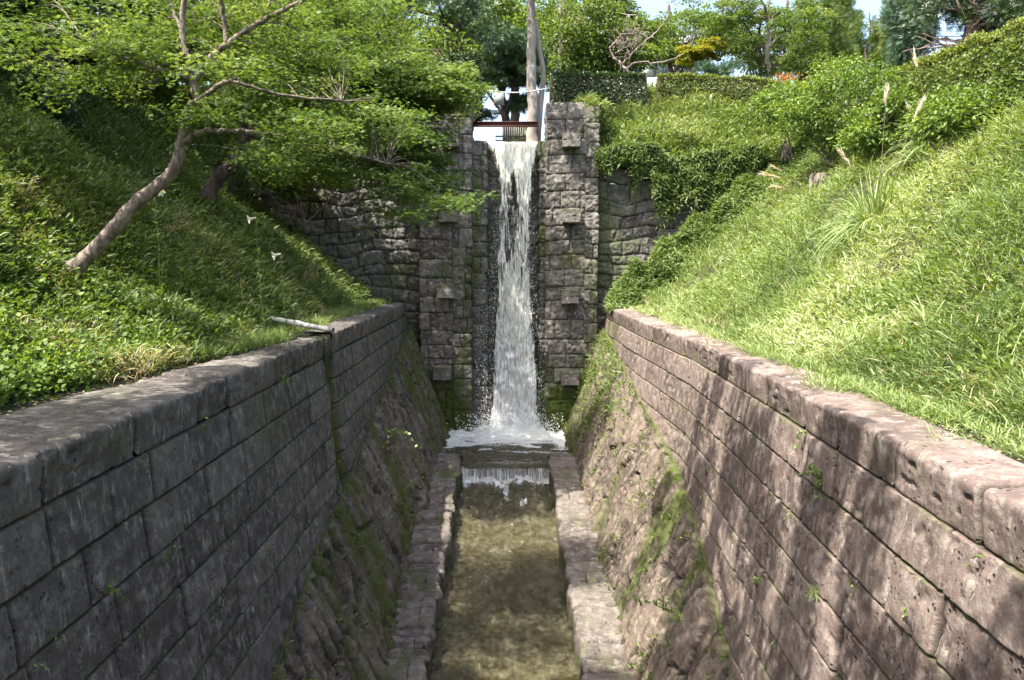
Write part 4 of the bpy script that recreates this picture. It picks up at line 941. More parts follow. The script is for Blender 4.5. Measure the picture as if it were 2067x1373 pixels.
# 1 the leaning maple on the left bank
D0 = 11.2
limbs = [(PP((150, 545, 11.2), (205, 490, 11.2), (265, 420, 11.2), (318, 375, 11.2), (348, 345, 11.2), (365, 290, 11.3), (375, 235, 11.3), (390, 205, 11.3)), .105, .052),
         (PP((380, 215, 11.3), (405, 200, 11.2), (450, 168, 11.0), (480, 168, 11.0), (560, 190, 11.2), (690, 205, 11.8)), .042, .012),
         (PP((400, 203, 11.3), (388, 165, 11.3), (380, 120, 11.2), (368, 70, 11.2), (375, -30, 11.2), (380, -120, 11.2)), .055, .03),
         (PP((384, 165, 11.4), (420, 125, 11.6), (455, 92, 11.7), (530, 42, 11.9), (610, 2, 12.1), (690, -50, 12.3)), .06, .025),
         (PP((458, 90, 11.7), (452, 40, 11.7), (444, -20, 11.6), (440, -90, 11.6)), .04, .02),
         (PP((530, 42, 11.9), (545, 0, 12), (560, -60, 12)), .03, .015),
         (PP((368, 65, 11.2), (345, 10, 11.3), (330, -50, 11.3)), .03, .015),
         (PP((368, 292, 11.3), (400, 268, 11.1), (450, 263, 10.9), (520, 268, 11), (600, 278, 11.3), (680, 300, 11.8), (780, 330, 12.5)), .045, .012),
         (PP((385, 160, 11.3), (290, 130, 11.0), (200, 95, 10.7), (120, 60, 10.3)), .035, .012)]
pads = reg([(330, 20, 12.6, 300, 70, 1.2, 26), (540, 90, 12.6, 190, 60, 1.2, 24), (640, 210, 12.9, 150, 55, 1.2, 20), (600, 300, 12.0, 110, 40, .8, 9), (700, 330, 12.8, 140, 45, .9, 14), (830, 400, 13.2, 110, 50, .8, 13),
            (430, 222, 10.8, 60, 18, .4, 4), (150, 100, 10.6, 150, 70, 1.2, 16), (770, 260, 13, 130, 60, 1.0, 14), (450, 135, 10.7, 60, 14, .3, 3), (600, 250, 10.8, 70, 22, .4, 5), (250, 60, 10.8, 90, 50, .6, 8)], 5)
rs = np.random.RandomState(6)
tree('leaning_maple', 'slender leaning maple with forked trunk rooted low on the left bank', limbs, pads, rs.uniform(.42, .85, len(pads)), 190, 'maple', M['maple'], M['bark'], GR, seed=7, size=.66, twig=.009, droop=.14, wob=.006)
# 2 second maple farther along the left bank
limbs = [(PP((418, 400, 20.5), (440, 360, 20.5), (485, 310, 20.4), (500, 270, 20.3), (560, 238, 20), (640, 215, 19.6), (760, 200, 19)), .19, .05),
         (PP((490, 300, 20.4), (500, 220, 20.6), (530, 120, 20.8), (560, 20, 21), (560, -60, 21)), .13, .05),
         (PP((500, 270, 20.3), (600, 290, 19.6), (700, 300, 19.3), (800, 330, 19), (890, 380, 18.8)), .08, .02),
         (PP((620, 220, 19.7), (700, 150, 19.6), (800, 110, 19.4), (880, 100, 19.2)), .06, .02)]
pads = reg([(700, 110, 19.6, 200, 70, 2.0, 46), (800, 180, 19.3, 140, 70, 1.6, 40), (870, 190, 19, 90, 55, 1.2, 22), (760, 290, 19, 110, 55, 1.3, 26), (640, 300, 19.5, 110, 60, 1.5, 22), (560, 150, 20.3, 160, 90, 2, 36), (850, 350, 18.8, 75, 45, .9, 12), (600, 20, 20.5, 260, 60, 2.2, 34)], 8)
tree('bank_maple', 'broad maple with dark leaning trunk overhanging the left rubble wall', limbs, pads, rs.uniform(.6, 1.15, len(pads)), 280, 'maple', M['maple'], M['bark_dark'], GR, seed=9, size=.92, twig=.014, wob=.012, droop=.14)
# 3 more trees, each with its own limbs and crown
def simple_tree(name, label, px, D, py0, py1, r0, spec, style, leafm, barkm, per, pr, size=1.0, lean=0, seed=1, branches=6, group=GR, cat='tree', twig=.02, crooked=.02, bstart=.35, **k):
    rs = np.random.RandomState(seed + 900); a = P(px, py0, D); b = P(px + lean, py1, D); n = 7
    t = np.linspace(0, 1, n)[:, None]; q = a + (b - a) * t; q[1:-1] += rs.normal(0, crooked * np.linalg.norm(b - a), (n - 2, 3)) * np.array([1, 1, .2])
    limbs = [(q, r0, r0 * .35)]; pads = reg(spec, seed) if spec else np.zeros((0, 3))
    for i in range(branches):
        if not len(pads): break
        f = bstart + (.95 - bstart) * (i + .5) / branches; s = a + (b - a) * f; tgt = pads[rs.randint(len(pads))]
        tgt = np.array([tgt[0], tgt[1], max(tgt[2], s[2] + .1)]); s = q[min(n - 1, int(f * (n - 1)))]
        limbs.append(([s, s + (tgt - s) * .4 + rs.normal(0, .1, 3) + [0, 0, .25], tgt], r0 * .38, r0 * .08))
    return tree(name, label, limbs, pads, np.random.RandomState(seed).uniform(pr[0], pr[1], len(pads)) if len(pads) else [], per, style, leafm, barkm, group, cat, seed, size, twig, **k)

simple_tree('pine', 'thick dark pine trunk high on the left bank near the corner', 92, 19, 150, -120, .34, [(80, -40, 19, 160, 70, 2, 20), (60, 60, 20, 120, 60, 2, 16)], 'leaf', M['tree_dark'], M['bark_dark'], 260, (.6, 1.0), 1.5, seed=11, crooked=.005)
simple_tree('pine', 'dark pine trunk between the two maples on the left bank', 432, 23, 160, -140, .36, [(420, -40, 23, 190, 80, 2, 20), (330, 70, 25, 170, 60, 2, 22)], 'leaf', M['tree_dark'], M['bark_dark'], 260, (.6, 1.0), 1.6, lean=-12, seed=12, crooked=.005)
simple_tree('pine', 'reddish grey pine trunk behind the left hedge', 922, 34, 260, -160, .36, [(900, 30, 34, 150, 60, 2, 16), (800, -20, 34, 130, 50, 2, 12)], 'needle', M['pine'], M['bark_dark'], 240, (.7, 1.1), 1.6, lean=4, seed=13, crooked=.004)
simple_tree('zelkova', 'pale smooth trunk standing right above the waterfall', 1074, 28.3, 300, -160, .215, [(1000, -70, 28, 130, 40, 2, 12), (1130, -70, 28, 130, 40, 2, 12)], 'leaf', M['tree'], M['bark_pale'], 220, (.5, .8), 1.2, lean=0, seed=14, crooked=.003, branches=0, twigs=False)
mb = MB(); mb.tube(curve(PP((1084, 310, 28.5), (1086, 268, 28.5), (1092, 200, 28.6), (1097, 150, 28.7), (1088, 90, 28.6), (1080, 40, 28.5)), 20), np.linspace(.13, .07, 20), 10, .1, np.random.RandomState(3)); 
q = mb.build('second_stem', M['bark_pale'], None, True)
r = [o for o in COL.objects if o.name.startswith('zelkova')][0]; q.parent = r
simple_tree('zelkova', 'thinner greyish trunk just right of the pale trunk above the falls', 1130, 33, 240, -160, .22, [(1200, 60, 33, 90, 60, 2, 22), (1170, 130, 32.5, 70, 35, 1.4, 14), (1240, 120, 32.5, 60, 35, 1.4, 12), (1150, 20, 33, 80, 50, 2, 14)], 'leaf', M['tree'], M['bark_pale'], 230, (.45, .8), 1.35, lean=6, seed=15, crooked=.005)
simple_tree('pine', 'dark pine seen through the gap above the waterfall lip', 1024, 38, 330, 60, .24, [(990, 150, 38, 60, 40, 1.6, 20), (1050, 150, 38, 50, 40, 1.6, 16), (1060, 220, 38.5, 30, 22, 1, 7), (975, 225, 38, 26, 10, 1, 5), (1010, 90, 38, 90, 45, 2, 20)], 'needle', M['pine'], M['bark_dark'], 230, (.4, .8), 1.3, lean=-10, seed=16, branches=8, crooked=.02, bstart=.3)
simple_tree('evergreen', 'dense dark evergreen behind the falls and the pale trunk', 1040, 48, 300, -60, .3, [(1000, 60, 48, 120, 70, 3, 40), (1120, 90, 46, 110, 70, 3, 40), (940, 120, 46, 70, 60, 2, 22)], 'leaf', M['tree'], M['bark_dark'], 200, (.8, 1.3), 2.2, seed=17)
simple_tree('broadleaf_tree', 'green broadleaf tree with dense crown left of the sky gap', 1240, 42, 260, -40, .22, [(1240, 60, 42, 110, 75, 3, 46), (1180, 0, 42, 110, 40, 2, 20)], 'flat', M['tree'], M['bark'], 240, (.7, 1.1), 1.9, seed=18)
simple_tree('turning_maple', 'maple with yellowing leaves above the long hedge', 1400, 34, 260, 60, .10, [(1405, 108, 34, 44, 24, 1.3, 9)], 'maple', M['maple_yel'], M['bark'], 220, (.4, .7), 1.5, seed=19)
simple_tree('airy_tree', 'tall light green tree with slim pale trunk above the long hedge', 1551, 34, 260, -60, .15, [(1550, 60, 34, 120, 60, 2.2, 46), (1500, 10, 34, 130, 40, 2, 22), (1590, 120, 34, 90, 30, 1.5, 16)], 'flat', M['maple'], M['bark_pale'], 210, (.45, .8), 1.25, seed=20, crooked=.006)
simple_tree('airy_tree', 'second slim trunk left of the pale one above the long hedge', 1535, 35, 260, 20, .10, [(1460, 50, 35, 70, 50, 1.6, 18)], 'flat', M['maple'], M['bark'], 200, (.4, .7), 1.25, seed=21, crooked=.006)
simple_tree('conifer', 'blue green conifer in the middle of the right skyline', 1660, 46, 280, -20, .2, [(1660, 40, 46, 60, 80, 1.6, 26), (1655, 130, 46, 80, 40, 1.6, 16)], 'feather', M['tree'], M['bark_dark'], 230, (.55, .9), 1.9, seed=22)
simple_tree('conifer', 'narrow conifer left of the open sky on the right', 1712, 50, 280, 8, .2, [(1712, 60, 50, 28, 50, 1.2, 14), (1712, 130, 50, 45, 40, 1.2, 14)], 'feather', M['tree'], M['bark_dark'], 220, (.5, .85), 1.9, seed=23)
simple_tree('conifer', 'sparse young conifer standing in the sky gap', 1755, 48, 250, 25, .1, [(1755, 120, 48, 26, 60, 1, 9)], 'needle', M['pine'], M['bark_dark'], 110, (.4, .7), 1.6, seed=24)
simple_tree('conifer', 'conifer right of the sky gap behind the big hedge', 1795, 46, 250, 18, .14, [(1795, 60, 46, 32, 40, 1, 12), (1790, 120, 46, 45, 40, 1.2, 16)], 'feather', M['tree'], M['bark_dark'], 200, (.5, .85), 1.9, seed=25)
simple_tree('cypress', 'grey green cypress with hanging foliage at the upper right', 1840, 30, 200, -60, .16, [(1838, 40, 30, 36, 90, 1.2, 40)], 'feather', M['cypress'], M['bark_dark'], 300, (.4, .7), 1.4, seed=26)
simple_tree('old_cypress', 'dark old cypress with bare purple brown branches at the upper right corner', 1955, 26, 150, -80, .30, [(1990, -10, 26, 110, 50, 2, 24), (2060, 50, 25, 60, 60, 1.5, 20), (1900, -20, 27, 70, 30, 1.5, 10)], 'feather', M['tree_dark'], M['bark_dark'], 260, (.4, .8), 1.4, seed=27, branches=14, crooked=.03, bstart=.15, twig=.03)
# bare branches of the old cypress
rs = np.random.RandomState(91); mb = MB(); c0 = P(1955, 75, 25.8)
for i in range(46):
    a = rs.uniform(0, 6.28); L = rs.uniform(.9, 2.3); s = c0 + np.array([rs.normal(0, .12), rs.normal(0, .2), rs.uniform(-1.0, 1.3)]); e = s + np.array([math.cos(a) * L, math.sin(a) * L * .7, rs.uniform(-.1, .9) * L * .5])
    mb.tube(curve([s, (s + e) / 2 + rs.normal(0, .16, 3), e], 10, .02, rs), np.linspace(.05, .012, 10), 5, cap=False)
    for k in range(2):
        s2 = (s + e) / 2 + (e - s) * rs.uniform(0, .4); e2 = s2 + rvec(rs, 1)[0] * rs.uniform(.3, .8); mb.tube(curve([s2, e2], 5), np.linspace(.018, .006, 5), 4, cap=False)
q = mb.build('bare_branches', simple_mat('purple_brown_bark', (.14, .10, .09), (.27, .20, .18), 8, .9, .6), None, True); q.parent = [o for o in COL.objects if o.name.startswith('old_cypress')][0]
# broadleaf shrub left of the big hedge, orange shrub, bluish shrub
def shrub(name, label, px, py, D, rx, ry, rd, n, per, style, mat, size, seed, group='shrubs on the right bank'):
    c = P(px, py, D); base = max(gz(np.array([c[0]]), np.array([c[1]]))[0], c[2] - 1.6)
    pads = reg([(px, py, D, rx, ry, rd, n)], seed); rs = np.random.RandomState(seed); limbs = []
    for i in range(5):
        t = pads[rs.randint(len(pads))]; limbs.append(([(c[0] + rs.normal(0, .1), c[1], base - .05), (np.array([c[0], c[1], base]) + t) / 2 + rs.normal(0, .1, 3), t], .035, .01))
    return tree(name, label, limbs, pads, rs.uniform(.22, .45, len(pads)), per, style, mat, M['bark'], group, 'shrub', seed, size, .01)
shrub('shrub', 'tall leafy shrub between the long hedge and the big hedge', 1700, 215, 21, 125, 85, 1.5, 120, 120, 'leaf', M['broad'], .85, 31)
shrub('shrub', 'bright leafy shrub at the foot of the big hedge', 1800, 250, 18.0, 85, 62, 1.2, 70, 120, 'leaf', M['broad'], .95, 32)
shrub('shrub', 'low leafy shrub in front of the long hedge and left of the tall shrub', 1590, 215, 25, 70, 40, 1.0, 40, 120, 'leaf', M['broad'], 1.0, 38)
shrub('shrub', 'weedy shrub under the right part of the big hedge', 1930, 235, 14.5, 70, 40, .9, 40, 120, 'leaf', M['broad'], .8, 39)
shrub('shrub', 'orange tinted shrub peeping over the long hedge', 1590, 158, 32, 30, 6, .4, 5, 80, 'small', M['red'], 1.1, 33)
shrub('shrub', 'bluish pine shrub showing over the long hedge', 1450, 140, 32.5, 45, 12, .5, 12, 120, 'needle', M['cypress'], 1.0, 34)
shrub('shrub', 'dark leafy bush at the foot of the left pine trunk', 60, 215, 17.5, 120, 60, 1.2, 40, 160, 'leaf', M['tree_dark'], 1.1, 35, 'shrubs on the left bank')
shrub('shrub', 'bushy shrub overhanging the left rubble wall top', 610, 345, 25.0, 120, 50, .8, 44, 160, 'leaf', M['tree'], 1.2, 36, 'shrubs on the left bank')
shrub('shrub', 'green shrub growing down beside the left buttress', 800, 300, 25.7, 60, 35, .5, 18, 150, 'leaf', M['tree'], 1.1, 37, 'shrubs on the left bank')
# trees standing behind on the left and right, filling the canopy
simple_tree('broadleaf_tree', 'shaded broadleaf tree at the far left corner of the bank', -60, 21, 200, -120, .2, [(60, 100, 21, 190, 70, 2, 40), (-40, 0, 20, 160, 80, 2, 24)], 'maple', M['tree'], M['bark_dark'], 260, (.55, .95), 1.5, seed=41)
simple_tree('broadleaf_tree', 'leafy tree behind the leaning maple on the left bank', 270, 27, 200, -120, .22, [(250, 120, 27, 220, 80, 2.5, 52), (230, 0, 27, 240, 60, 2, 30)], 'leaf', M['tree'], M['bark_dark'], 240, (.6, 1.1), 1.7, seed=42)
simple_tree('broadleaf_tree', 'leafy tree behind the second maple on the left bank', 650, 31, 230, -120, .22, [(640, 110, 31, 200, 80, 2.5, 54), (600, 10, 31, 200, 50, 2, 26), (820, 100, 33, 110, 70, 2, 24)], 'leaf', M['tree'], M['bark_dark'], 230, (.6, 1.1), 1.8, seed=43)
simple_tree('broadleaf_tree', 'distant broadleaf tree behind the yellowing maple', 1350, 55, 290, 10, .25, [(1390, 80, 55, 110, 50, 3, 34), (1300, 90, 56, 70, 30, 2, 12)], 'leaf', M['tree'], M['bark_dark'], 190, (.8, 1.3), 2.4, seed=44)
simple_tree('broadleaf_tree', 'distant broadleaf tree behind the slim pale trunk', 1590, 58, 290, 0, .25, [(1570, 90, 58, 110, 50, 3, 34)], 'leaf', M['tree'], M['bark_dark'], 190, (.8, 1.3), 2.4, seed=45)
# bare limbs beside the pale house
rs = np.random.RandomState(95); limbs = [(PP((1290, 200, 31), (1268, 150, 31), (1250, 125, 31), (1238, 118, 31)), .08, .03), (PP((1262, 140, 31), (1290, 125, 31), (1330, 128, 31), (1380, 110, 31)), .045, .015), (PP((1255, 130, 31), (1290, 95, 31), (1330, 60, 31), (1350, 30, 31)), .04, .015), (PP((1230, 100, 31), (1250, 75, 31), (1265, 68, 31), (1290, 72, 31), (1262, 95, 31)), .03, .01), (PP((1240, 118, 31), (1232, 100, 31), (1245, 80, 31)), .035, .02)]
for i in range(40):
    a = P(1265 + rs.normal(0, 14), 85 + rs.normal(0, 16), 31 + rs.normal(0, .2)); limbs.append(([a, a + rvec(rs, 1)[0] * .3 , a + rvec(rs, 1)[0] * .7], .014, .005))
tree('bare_tree', 'bare twisted dead tree behind the hedge right of the falls', limbs, np.zeros((0, 3)), [], 1, 'leaf', M['tree'], M['dead'], GR, seed=96)
# old knobbly shrub stems above the dark hedge
# canopies beyond the picture that shade the channel
def canopy(label, base, pads_c, pads_r, n, per, size, seed, prr=(.5, 1.0)):
    rs = np.random.RandomState(seed); out = [region(rs, c, r_, k, .1) for c, r_, k in zip(pads_c, pads_r, n)]; pads = np.vstack(out)
    top = np.mean(pads, axis=0); b = np.array(base, float); limbs = [([b, b + (top - b) * .45 + [0, 0, .6], top], .25, .06)]
    for i in range(10):
        t = pads[rs.randint(len(pads))]; s = b + (top - b) * rs.uniform(.5, .95) + [0, 0, .3]; limbs.append(([s, (s + t) / 2 + [0, 0, .2], t], .08, .02))
    tree('canopy_tree', label, limbs, pads, rs.uniform(prr[0], prr[1], len(pads)), per, 'maple', M['maple'], M['bark'], 'trees beside the viewpoint', 'tree', seed, size, .02)
canopy('tall maple left of the viewpoint whose crown shades the near channel', (-7.2, 0.5, -.6), [(-1.6, 4.5, 4.9), (-.8, 9.0, 5.4), (-.4, 1.0, 4.4)], [(2.3, 3.0, .9), (1.9, 2.4, .7), (2.4, 2.2, .9)], [26, 19, 16], 230, 1.15, 61, (.3, .62))
canopy('dense maple on the left bank beside the viewpoint shading the stream', (-8.2, 4.5, .6), [(-4.9, 7.0, 5.9), (-6.0, 4.2, 4.8), (-3.0, 6.0, 5.6)], [(1.7, 2.2, .8), (1.5, 2.0, .7), (1.6, 2.0, .7)], [46, 20, 26], 240, 1.2, 64, (.32, .7))
canopy('spreading tree high on the left bank that shades the weir', (-11.0, 15.8, 4.6), [(-6.2, 15.4, 8.8)], [(2.2, 1.2, .9)], [26], 160, 1.6, 65, (.5, .9))
canopy('tall tree above the picture whose crown dapples the buttresses', (-10.5, 23.5, 5.0), [(-5.0, 22.4, 10.0), (-3.0, 23.0, 10.8), (-1.2, 24.2, 11.6)], [(2.4, 2.0, 1.2), (1.8, 1.6, 1.0), (1.5, 1.4, 1.0)], [22, 7, 2], 160, 1.8, 66, (.5, 1.0))
canopy('maple behind the viewpoint shading the right wall', (6.8, -3.0, 1.5), [(1.2, -2.2, 4.4)], [(2.6, 2.2, 1.0)], [19], 230, 1.15, 62, (.3, .62))

canopy('big tree out of the picture on the left bank that shades the upper slope', (-13.5, 8, 4.0), [(-10.8, 12.5, 8.3), (-12.0, 17.5, 9.5), (-9.4, 16.0, 9.0)], [(2.8, 3.0, 1.1), (3.4, 3.2, 1.1), (1.6, 2.6, .9)], [64, 68, 22], 150, 1.6, 63, (.5, 1.0))

# ------------------------------------------------------------------ silver grass clumps
def silver_grass(label, px, py, D, n, L, plumes, seed, lean=(0, 0)):
    rs = np.random.RandomState(seed); c = on_ground(px, py); D = c[1]; c[2] -= .03
    r = empty('silver_grass', label, 'silver grass', 'silver grass clumps on the right bank'); r.location = (0, 0, 0)
    a = rs.rand(n) * 6.28; el = rs.uniform(.25, 1.35, n); ln = L * rs.uniform(.5, 1.05, n); v = []; f = []; rnd = []
    k = 7; t = np.linspace(0, 1, k)
    dx = np.cos(a) * np.cos(el) + lean[0]; dy = np.sin(a) * np.cos(el) + lean[1]; dz = np.sin(el)
    px_ = c[0] + rs.normal(0, .09, n); py_ = c[1] + rs.normal(0, .09, n)
    X = px_[:, None] + dx[:, None] * ln[:, None] * t; Y = py_[:, None] + dy[:, None] * ln[:, None] * t
    Z = c[2] + dz[:, None] * ln[:, None] * t - (.55 * np.cos(el))[:, None] * ln[:, None] * t ** 2.4 * 1.2
    sx, sy = -np.sin(a), np.cos(a); w_ = .011 * (1 - t ** 3) + .0005
    A = np.stack([X + sx[:, None] * w_, Y + sy[:, None] * w_, Z], -1); B = np.stack([X - sx[:, None] * w_, Y - sy[:, None] * w_, Z + .004], -1)
    V = np.stack([A, B], 2).reshape(n, 2 * k, 3); q = np.array([[2 * i, 2 * i + 1, 2 * i + 3, 2 * i + 2] for i in range(k - 1)])
    raw_mesh('blades', V.reshape(-1, 3), (q[None] + np.arange(n)[:, None, None] * 2 * k).reshape(-1, 4), 4, M['grass_bright'], r, False, {'rnd': np.repeat(.25 + .6 * rs.rand(n), 2 * k)})
    for i, (tx, ty, bx, by, dn) in enumerate(plumes):
        tip = P(tx, ty, D + rs.uniform(-.4, .4)); base_ = P(bx, by, D) if bx else c
        pts = curve([c if not bx else base_, (np.array(c if not bx else base_) + tip) / 2 + [0, 0, .18], tip], 16)
        m = MB(); m.tube(pts, np.linspace(.006, .003, 16), 4, cap=False); stem = m.build('stalk', M['dry'], r)
        u = pts[-1] - pts[-3]; u /= np.linalg.norm(u); K = dn; s = rs.rand(K); pos = tip - u * (.30 * s)[:, None]
        d = u + rvec(rs, K) * .28 + np.array([0, 0, -.22]) * (1 - s)[:, None]; leaves('plume', pos, d, rvec(rs, K), .21 * rs.uniform(.5, 1, K), .011, 'blade', .4 + .6 * rs.rand(K), M['plume'], stem)
    return r
M['plume'] = leaf_mat('silvery_plume', [(.34, .27, .17), (.5, .42, .30), (.66, .6, .48)], .3, .08)
silver_grass('largest silver grass clump arching in the middle of the right bank', 1770, 470, 12.2, 420, 1.55, [(1700, 310, 0, 0, 60), (1545, 350, 0, 0, 50), (1790, 180, 0, 0, 60), (1860, 205, 0, 0, 50)], 71)
silver_grass('silver grass clump with pale plumes below the long hedge', 1690, 300, 17.5, 260, 1.5, [(1630, 180, 0, 0, 60), (1640, 205, 0, 0, 60), (1665, 130, 0, 0, 50), (1680, 185, 0, 0, 60), (1735, 190, 0, 0, 50)], 72)
silver_grass('silver grass with long plumes in front of the big hedge', 1880, 300, 13.5, 220, 1.3, [(2005, 75, 0, 0, 90), (1915, 165, 0, 0, 60), (1930, 125, 0, 0, 60), (1845, 110, 0, 0, 50)], 73)
silver_grass('small silver grass clump near the tree stumps', 1640, 420, 14.5, 200, 1.0, [(1560, 335, 0, 0, 40), (1560, 375, 0, 0, 40)], 74)
silver_grass('silver grass clump low on the far right bank near the coping', 1500, 520, 20, 160, .8, [], 76)
silver_grass('silver grass clump beside the right edge of the picture', 1985, 420, 9, 160, .6, [], 77)
silver_grass('wispy silver grass clump halfway up the right bank below the shrubs', 1870, 330, 12, 220, 1.1, [(1835, 215, 0, 0, 40)], 78)
silver_grass('silver grass clump above the right rubble wall', 1440, 235, 28, 200, 1.3, [], 79)
silver_grass('low grassy clump on the dark lower part of the right bank', 1760, 585, 9.3, 150, .45, [], 75)

# ------------------------------------------------------------------ stumps
def stump(label, px, py, D, r0, h, seed, sx=1.0, mat=None):
    rs = np.random.RandomState(seed); c = on_ground(px, py) + np.array([0, -.25, h * .95]); n = 20; r = empty('tree_stump', label, 'tree stump', 'tree stumps on the right bank')
    m = MB(); zs = [-.25, -.1, 0, h * .5, h * .9, h]; rr = [1.5, 1.35, 1.15, 1.0, .97, .93]
    th = np.arange(n) * 2 * math.pi / n; wv = 1 + .16 * np.sin(th * 3 + seed) + .10 * rs.rand(n)
    v = np.array([[c[0] + r0 * k * wv[i] * math.cos(th[i]) * sx, c[1] + r0 * k * wv[i] * math.sin(th[i]), c[2] - h + z + (.04 * rs.rand() if j == 5 else 0)] for j, (z, k) in enumerate(zip(zs, rr)) for i in range(n)])
    f = [[j * n + i, j * n + (i + 1) % n, (j + 1) * n + (i + 1) % n, (j + 1) * n + i] for j in range(5) for i in range(n)]
    m.add(v, f); m.build('bark', mat or M['bark'], r, True)
    top = v[-n:]; cc = top.mean(0) - [0, 0, .01]; m = MB(); vv = np.vstack([top * .98 + cc * .02, [cc]]); f = [[n, i, (i + 1) % n, (i + 2) % n] for i in range(0, n, 2)]
    m.add(vv + [0, 0, .004], f); m.build('cut_face', M['cut'], r)
M['cut'] = simple_mat('weathered_cut_wood', (.20, .14, .10), (.40, .31, .24), 14, .9, .6)
stump('low broken stump with brown rotted top on the upper right bank', 1605, 262, 17.8, .42, .75, 3, 1.2)
stump('small grey stump half hidden under the silver grass', 1660, 392, 14.2, .30, .50, 5, 1.3)
stump('tall pale stump at the right edge of the picture', 2060, 232, 12.3, .20, .60, 8)

# ------------------------------------------------------------------ pipe on the left coping
r = empty('drain_pipe', 'pale grey drain pipe lying in the grass behind the left coping', 'pipe')
m = MB(); a, b = P(520, 645, 15.6), P(672, 664, 14.52); b[2] = ZTL + .085; a[2] = ZTL + .28; m.tube([a, a + (b - a) * .5, b], .050, 16, cap=False); m.tube([a + (b - a) * .02, b + (a - b) * .01], .042, 16, cap=True); m.build('pipe_shell', simple_mat('weathered_grey_plastic', (.26, .26, .25), (.46, .46, .44), 5, .6, .2), r, True)
m = MB(); d = (b - a) / np.linalg.norm(b - a); q = a + (b - a) * .52; m.tube([q, q + d * .12], .060, 16); m.build('pipe_collar', simple_mat('grey_collar', (.36, .36, .37), (.5, .5, .5), 5, .6, .2), r, True)

# ------------------------------------------------------------------ steel beam, rail, rope and board above the falls
r = empty('steel_beam', 'rusty red steel beam spanning the canal above the waterfall', 'steel beam')
a, b = P(955, 250, 27.2), P(1086, 252, 27.2); m = MB(); c = (a + b) / 2; L = (b - a)[0] / 2
m.box(c + [0, 0, .07], (L, .07, .012)); m.box(c + [0, 0, -.07], (L, .07, .012)); m.box(c, (L, .012, .058)); m.build('flanges', simple_mat('rusty_red_paint', (.07, .025, .02), (.14, .055, .045), 8, .7, .4), r)
r = empty('trash_screen', 'thin dark metal screen standing in the canal under the red beam', 'screen')
m = MB(); a, b = P(1000, 275, 27.4), P(1062, 276, 27.4); c = (a + b) / 2; L = (b - a)[0] / 2; m.box(c, (L, .02, .022)); m.box(c + [0, 0, -.14], (L, .02, .018)); m.build('rails', simple_mat('dark_steel', (.05, .05, .05), (.12, .11, .10), 9, .6, .3), r)
m = MB()
for i in range(14): m.box((a[0] + (b[0] - a[0]) * (i + .5) / 14, c[1] + .03, c[2] + .09), (.007, .007, .32))
m.build('bars', simple_mat('grey_wire', (.3, .3, .3), (.45, .44, .42), 9, .6, .2), r)
m = MB(); t = np.linspace(0, 1, 20); a, b = P(975, 181, 27.3), P(1107, 178, 27.3); q = a + (b - a) * t[:, None]; q[:, 2] -= .12 * np.sin(t * math.pi) * 1.0; m.tube(q, .017, 6); o = m.build('rope', simple_mat('pale_rope', (.45, .45, .47), (.62, .62, .64), 30, .9, .5), None, True); tag(o, 'pale rope strung across the canal in front of the pale trunk', 'rope')
r = empty('hanging_board', 'small blank whitish board hanging from the rope above the falls', 'board')
c = P(1007, 200, 27.25); m = MB(); m.box(c, (.175, .012, .205)); m.build('panel', simple_mat('faded_white_paint', (.16, .17, .16), (.26, .26, .25), 6, .6, .2, (3, 1, .4)), r)
m = MB(); m.tube([c + [-.12, 0, .19], c + [-.12, 0, .26]], .006, 6); m.build('hook', M['bark_dark'], r); m = MB(); m.tube([c + [.12, 0, .19], c + [.12, 0, .25]], .006, 6); m.build('hook', M['bark_dark'], r)

# ------------------------------------------------------------------ pale house in the distance
hs = empty('house', 'pale distant house partly hidden by trees above the hedge', 'house')
D = 62; x0, x1 = P(1180, 100, D)[0], P(1400, 100, D)[0]; z1 = P(0, 92, D)[2]; y0, y1 = D, D + 9; z0 = 4.5
ww = .9
m = MB(); wins = [(x0 + 1.0 + 2.1 * i, z) for i in range(4) for z in (z1 - 2.3, z1 - 5.2)]
# front wall built round its window openings
xs_ = sorted(set([x0, x1] + [w[0] for w in wins] + [w[0] + 1.2 for w in wins])); zs_ = sorted(set([z0, z1] + [w[1] for w in wins] + [w[1] + 1.2 for w in wins]))
for i in range(len(xs_) - 1):
    for j in range(len(zs_) - 1):
        xc, zc_ = (xs_[i] + xs_[i + 1]) / 2, (zs_[j] + zs_[j + 1]) / 2
        if any(w[0] < xc < w[0] + 1.2 and w[1] < zc_ < w[1] + 1.2 for w in wins): continue
        m.box((xc, y0, zc_), ((xs_[i + 1] - xs_[i]) / 2, .12, (zs_[j + 1] - zs_[j]) / 2))
m.box((x0 + .12, (y0 + y1) / 2 + .12, (z0 + z1) / 2), (.12, (y1 - y0) / 2, (z1 - z0) / 2)); m.box((x1 - .12, (y0 + y1) / 2 + .12, (z0 + z1) / 2), (.12, (y1 - y0) / 2, (z1 - z0) / 2))
m.build('wall', simple_mat('cream_render', (.55, .54, .50), (.66, .65, .61), 2, .9, .1), hs)
m = MB()
for s in (-1, 1):
    v = np.array([[x0 - .6, y0 - .7, z1], [x1 + .6, y0 - .7, z1], [x1 + .6, (y0 + y1) / 2, z1 + 1.9], [x0 - .6, (y0 + y1) / 2, z1 + 1.9]]); 
    if s > 0: v[:2, 1] = y1 + .7
    v2 = v + [0, 0, .18]; m.add(np.vstack([v, v2]), [[0, 1, 2, 3], [4, 7, 6, 5], [0, 4, 5, 1], [1, 5, 6, 2], [3, 2, 6, 7], [0, 3, 7, 4]])
m.build('roof', simple_mat('pale_grey_roof', (.42, .43, .45), (.55, .56, .58), 6, .7, .2), hs)
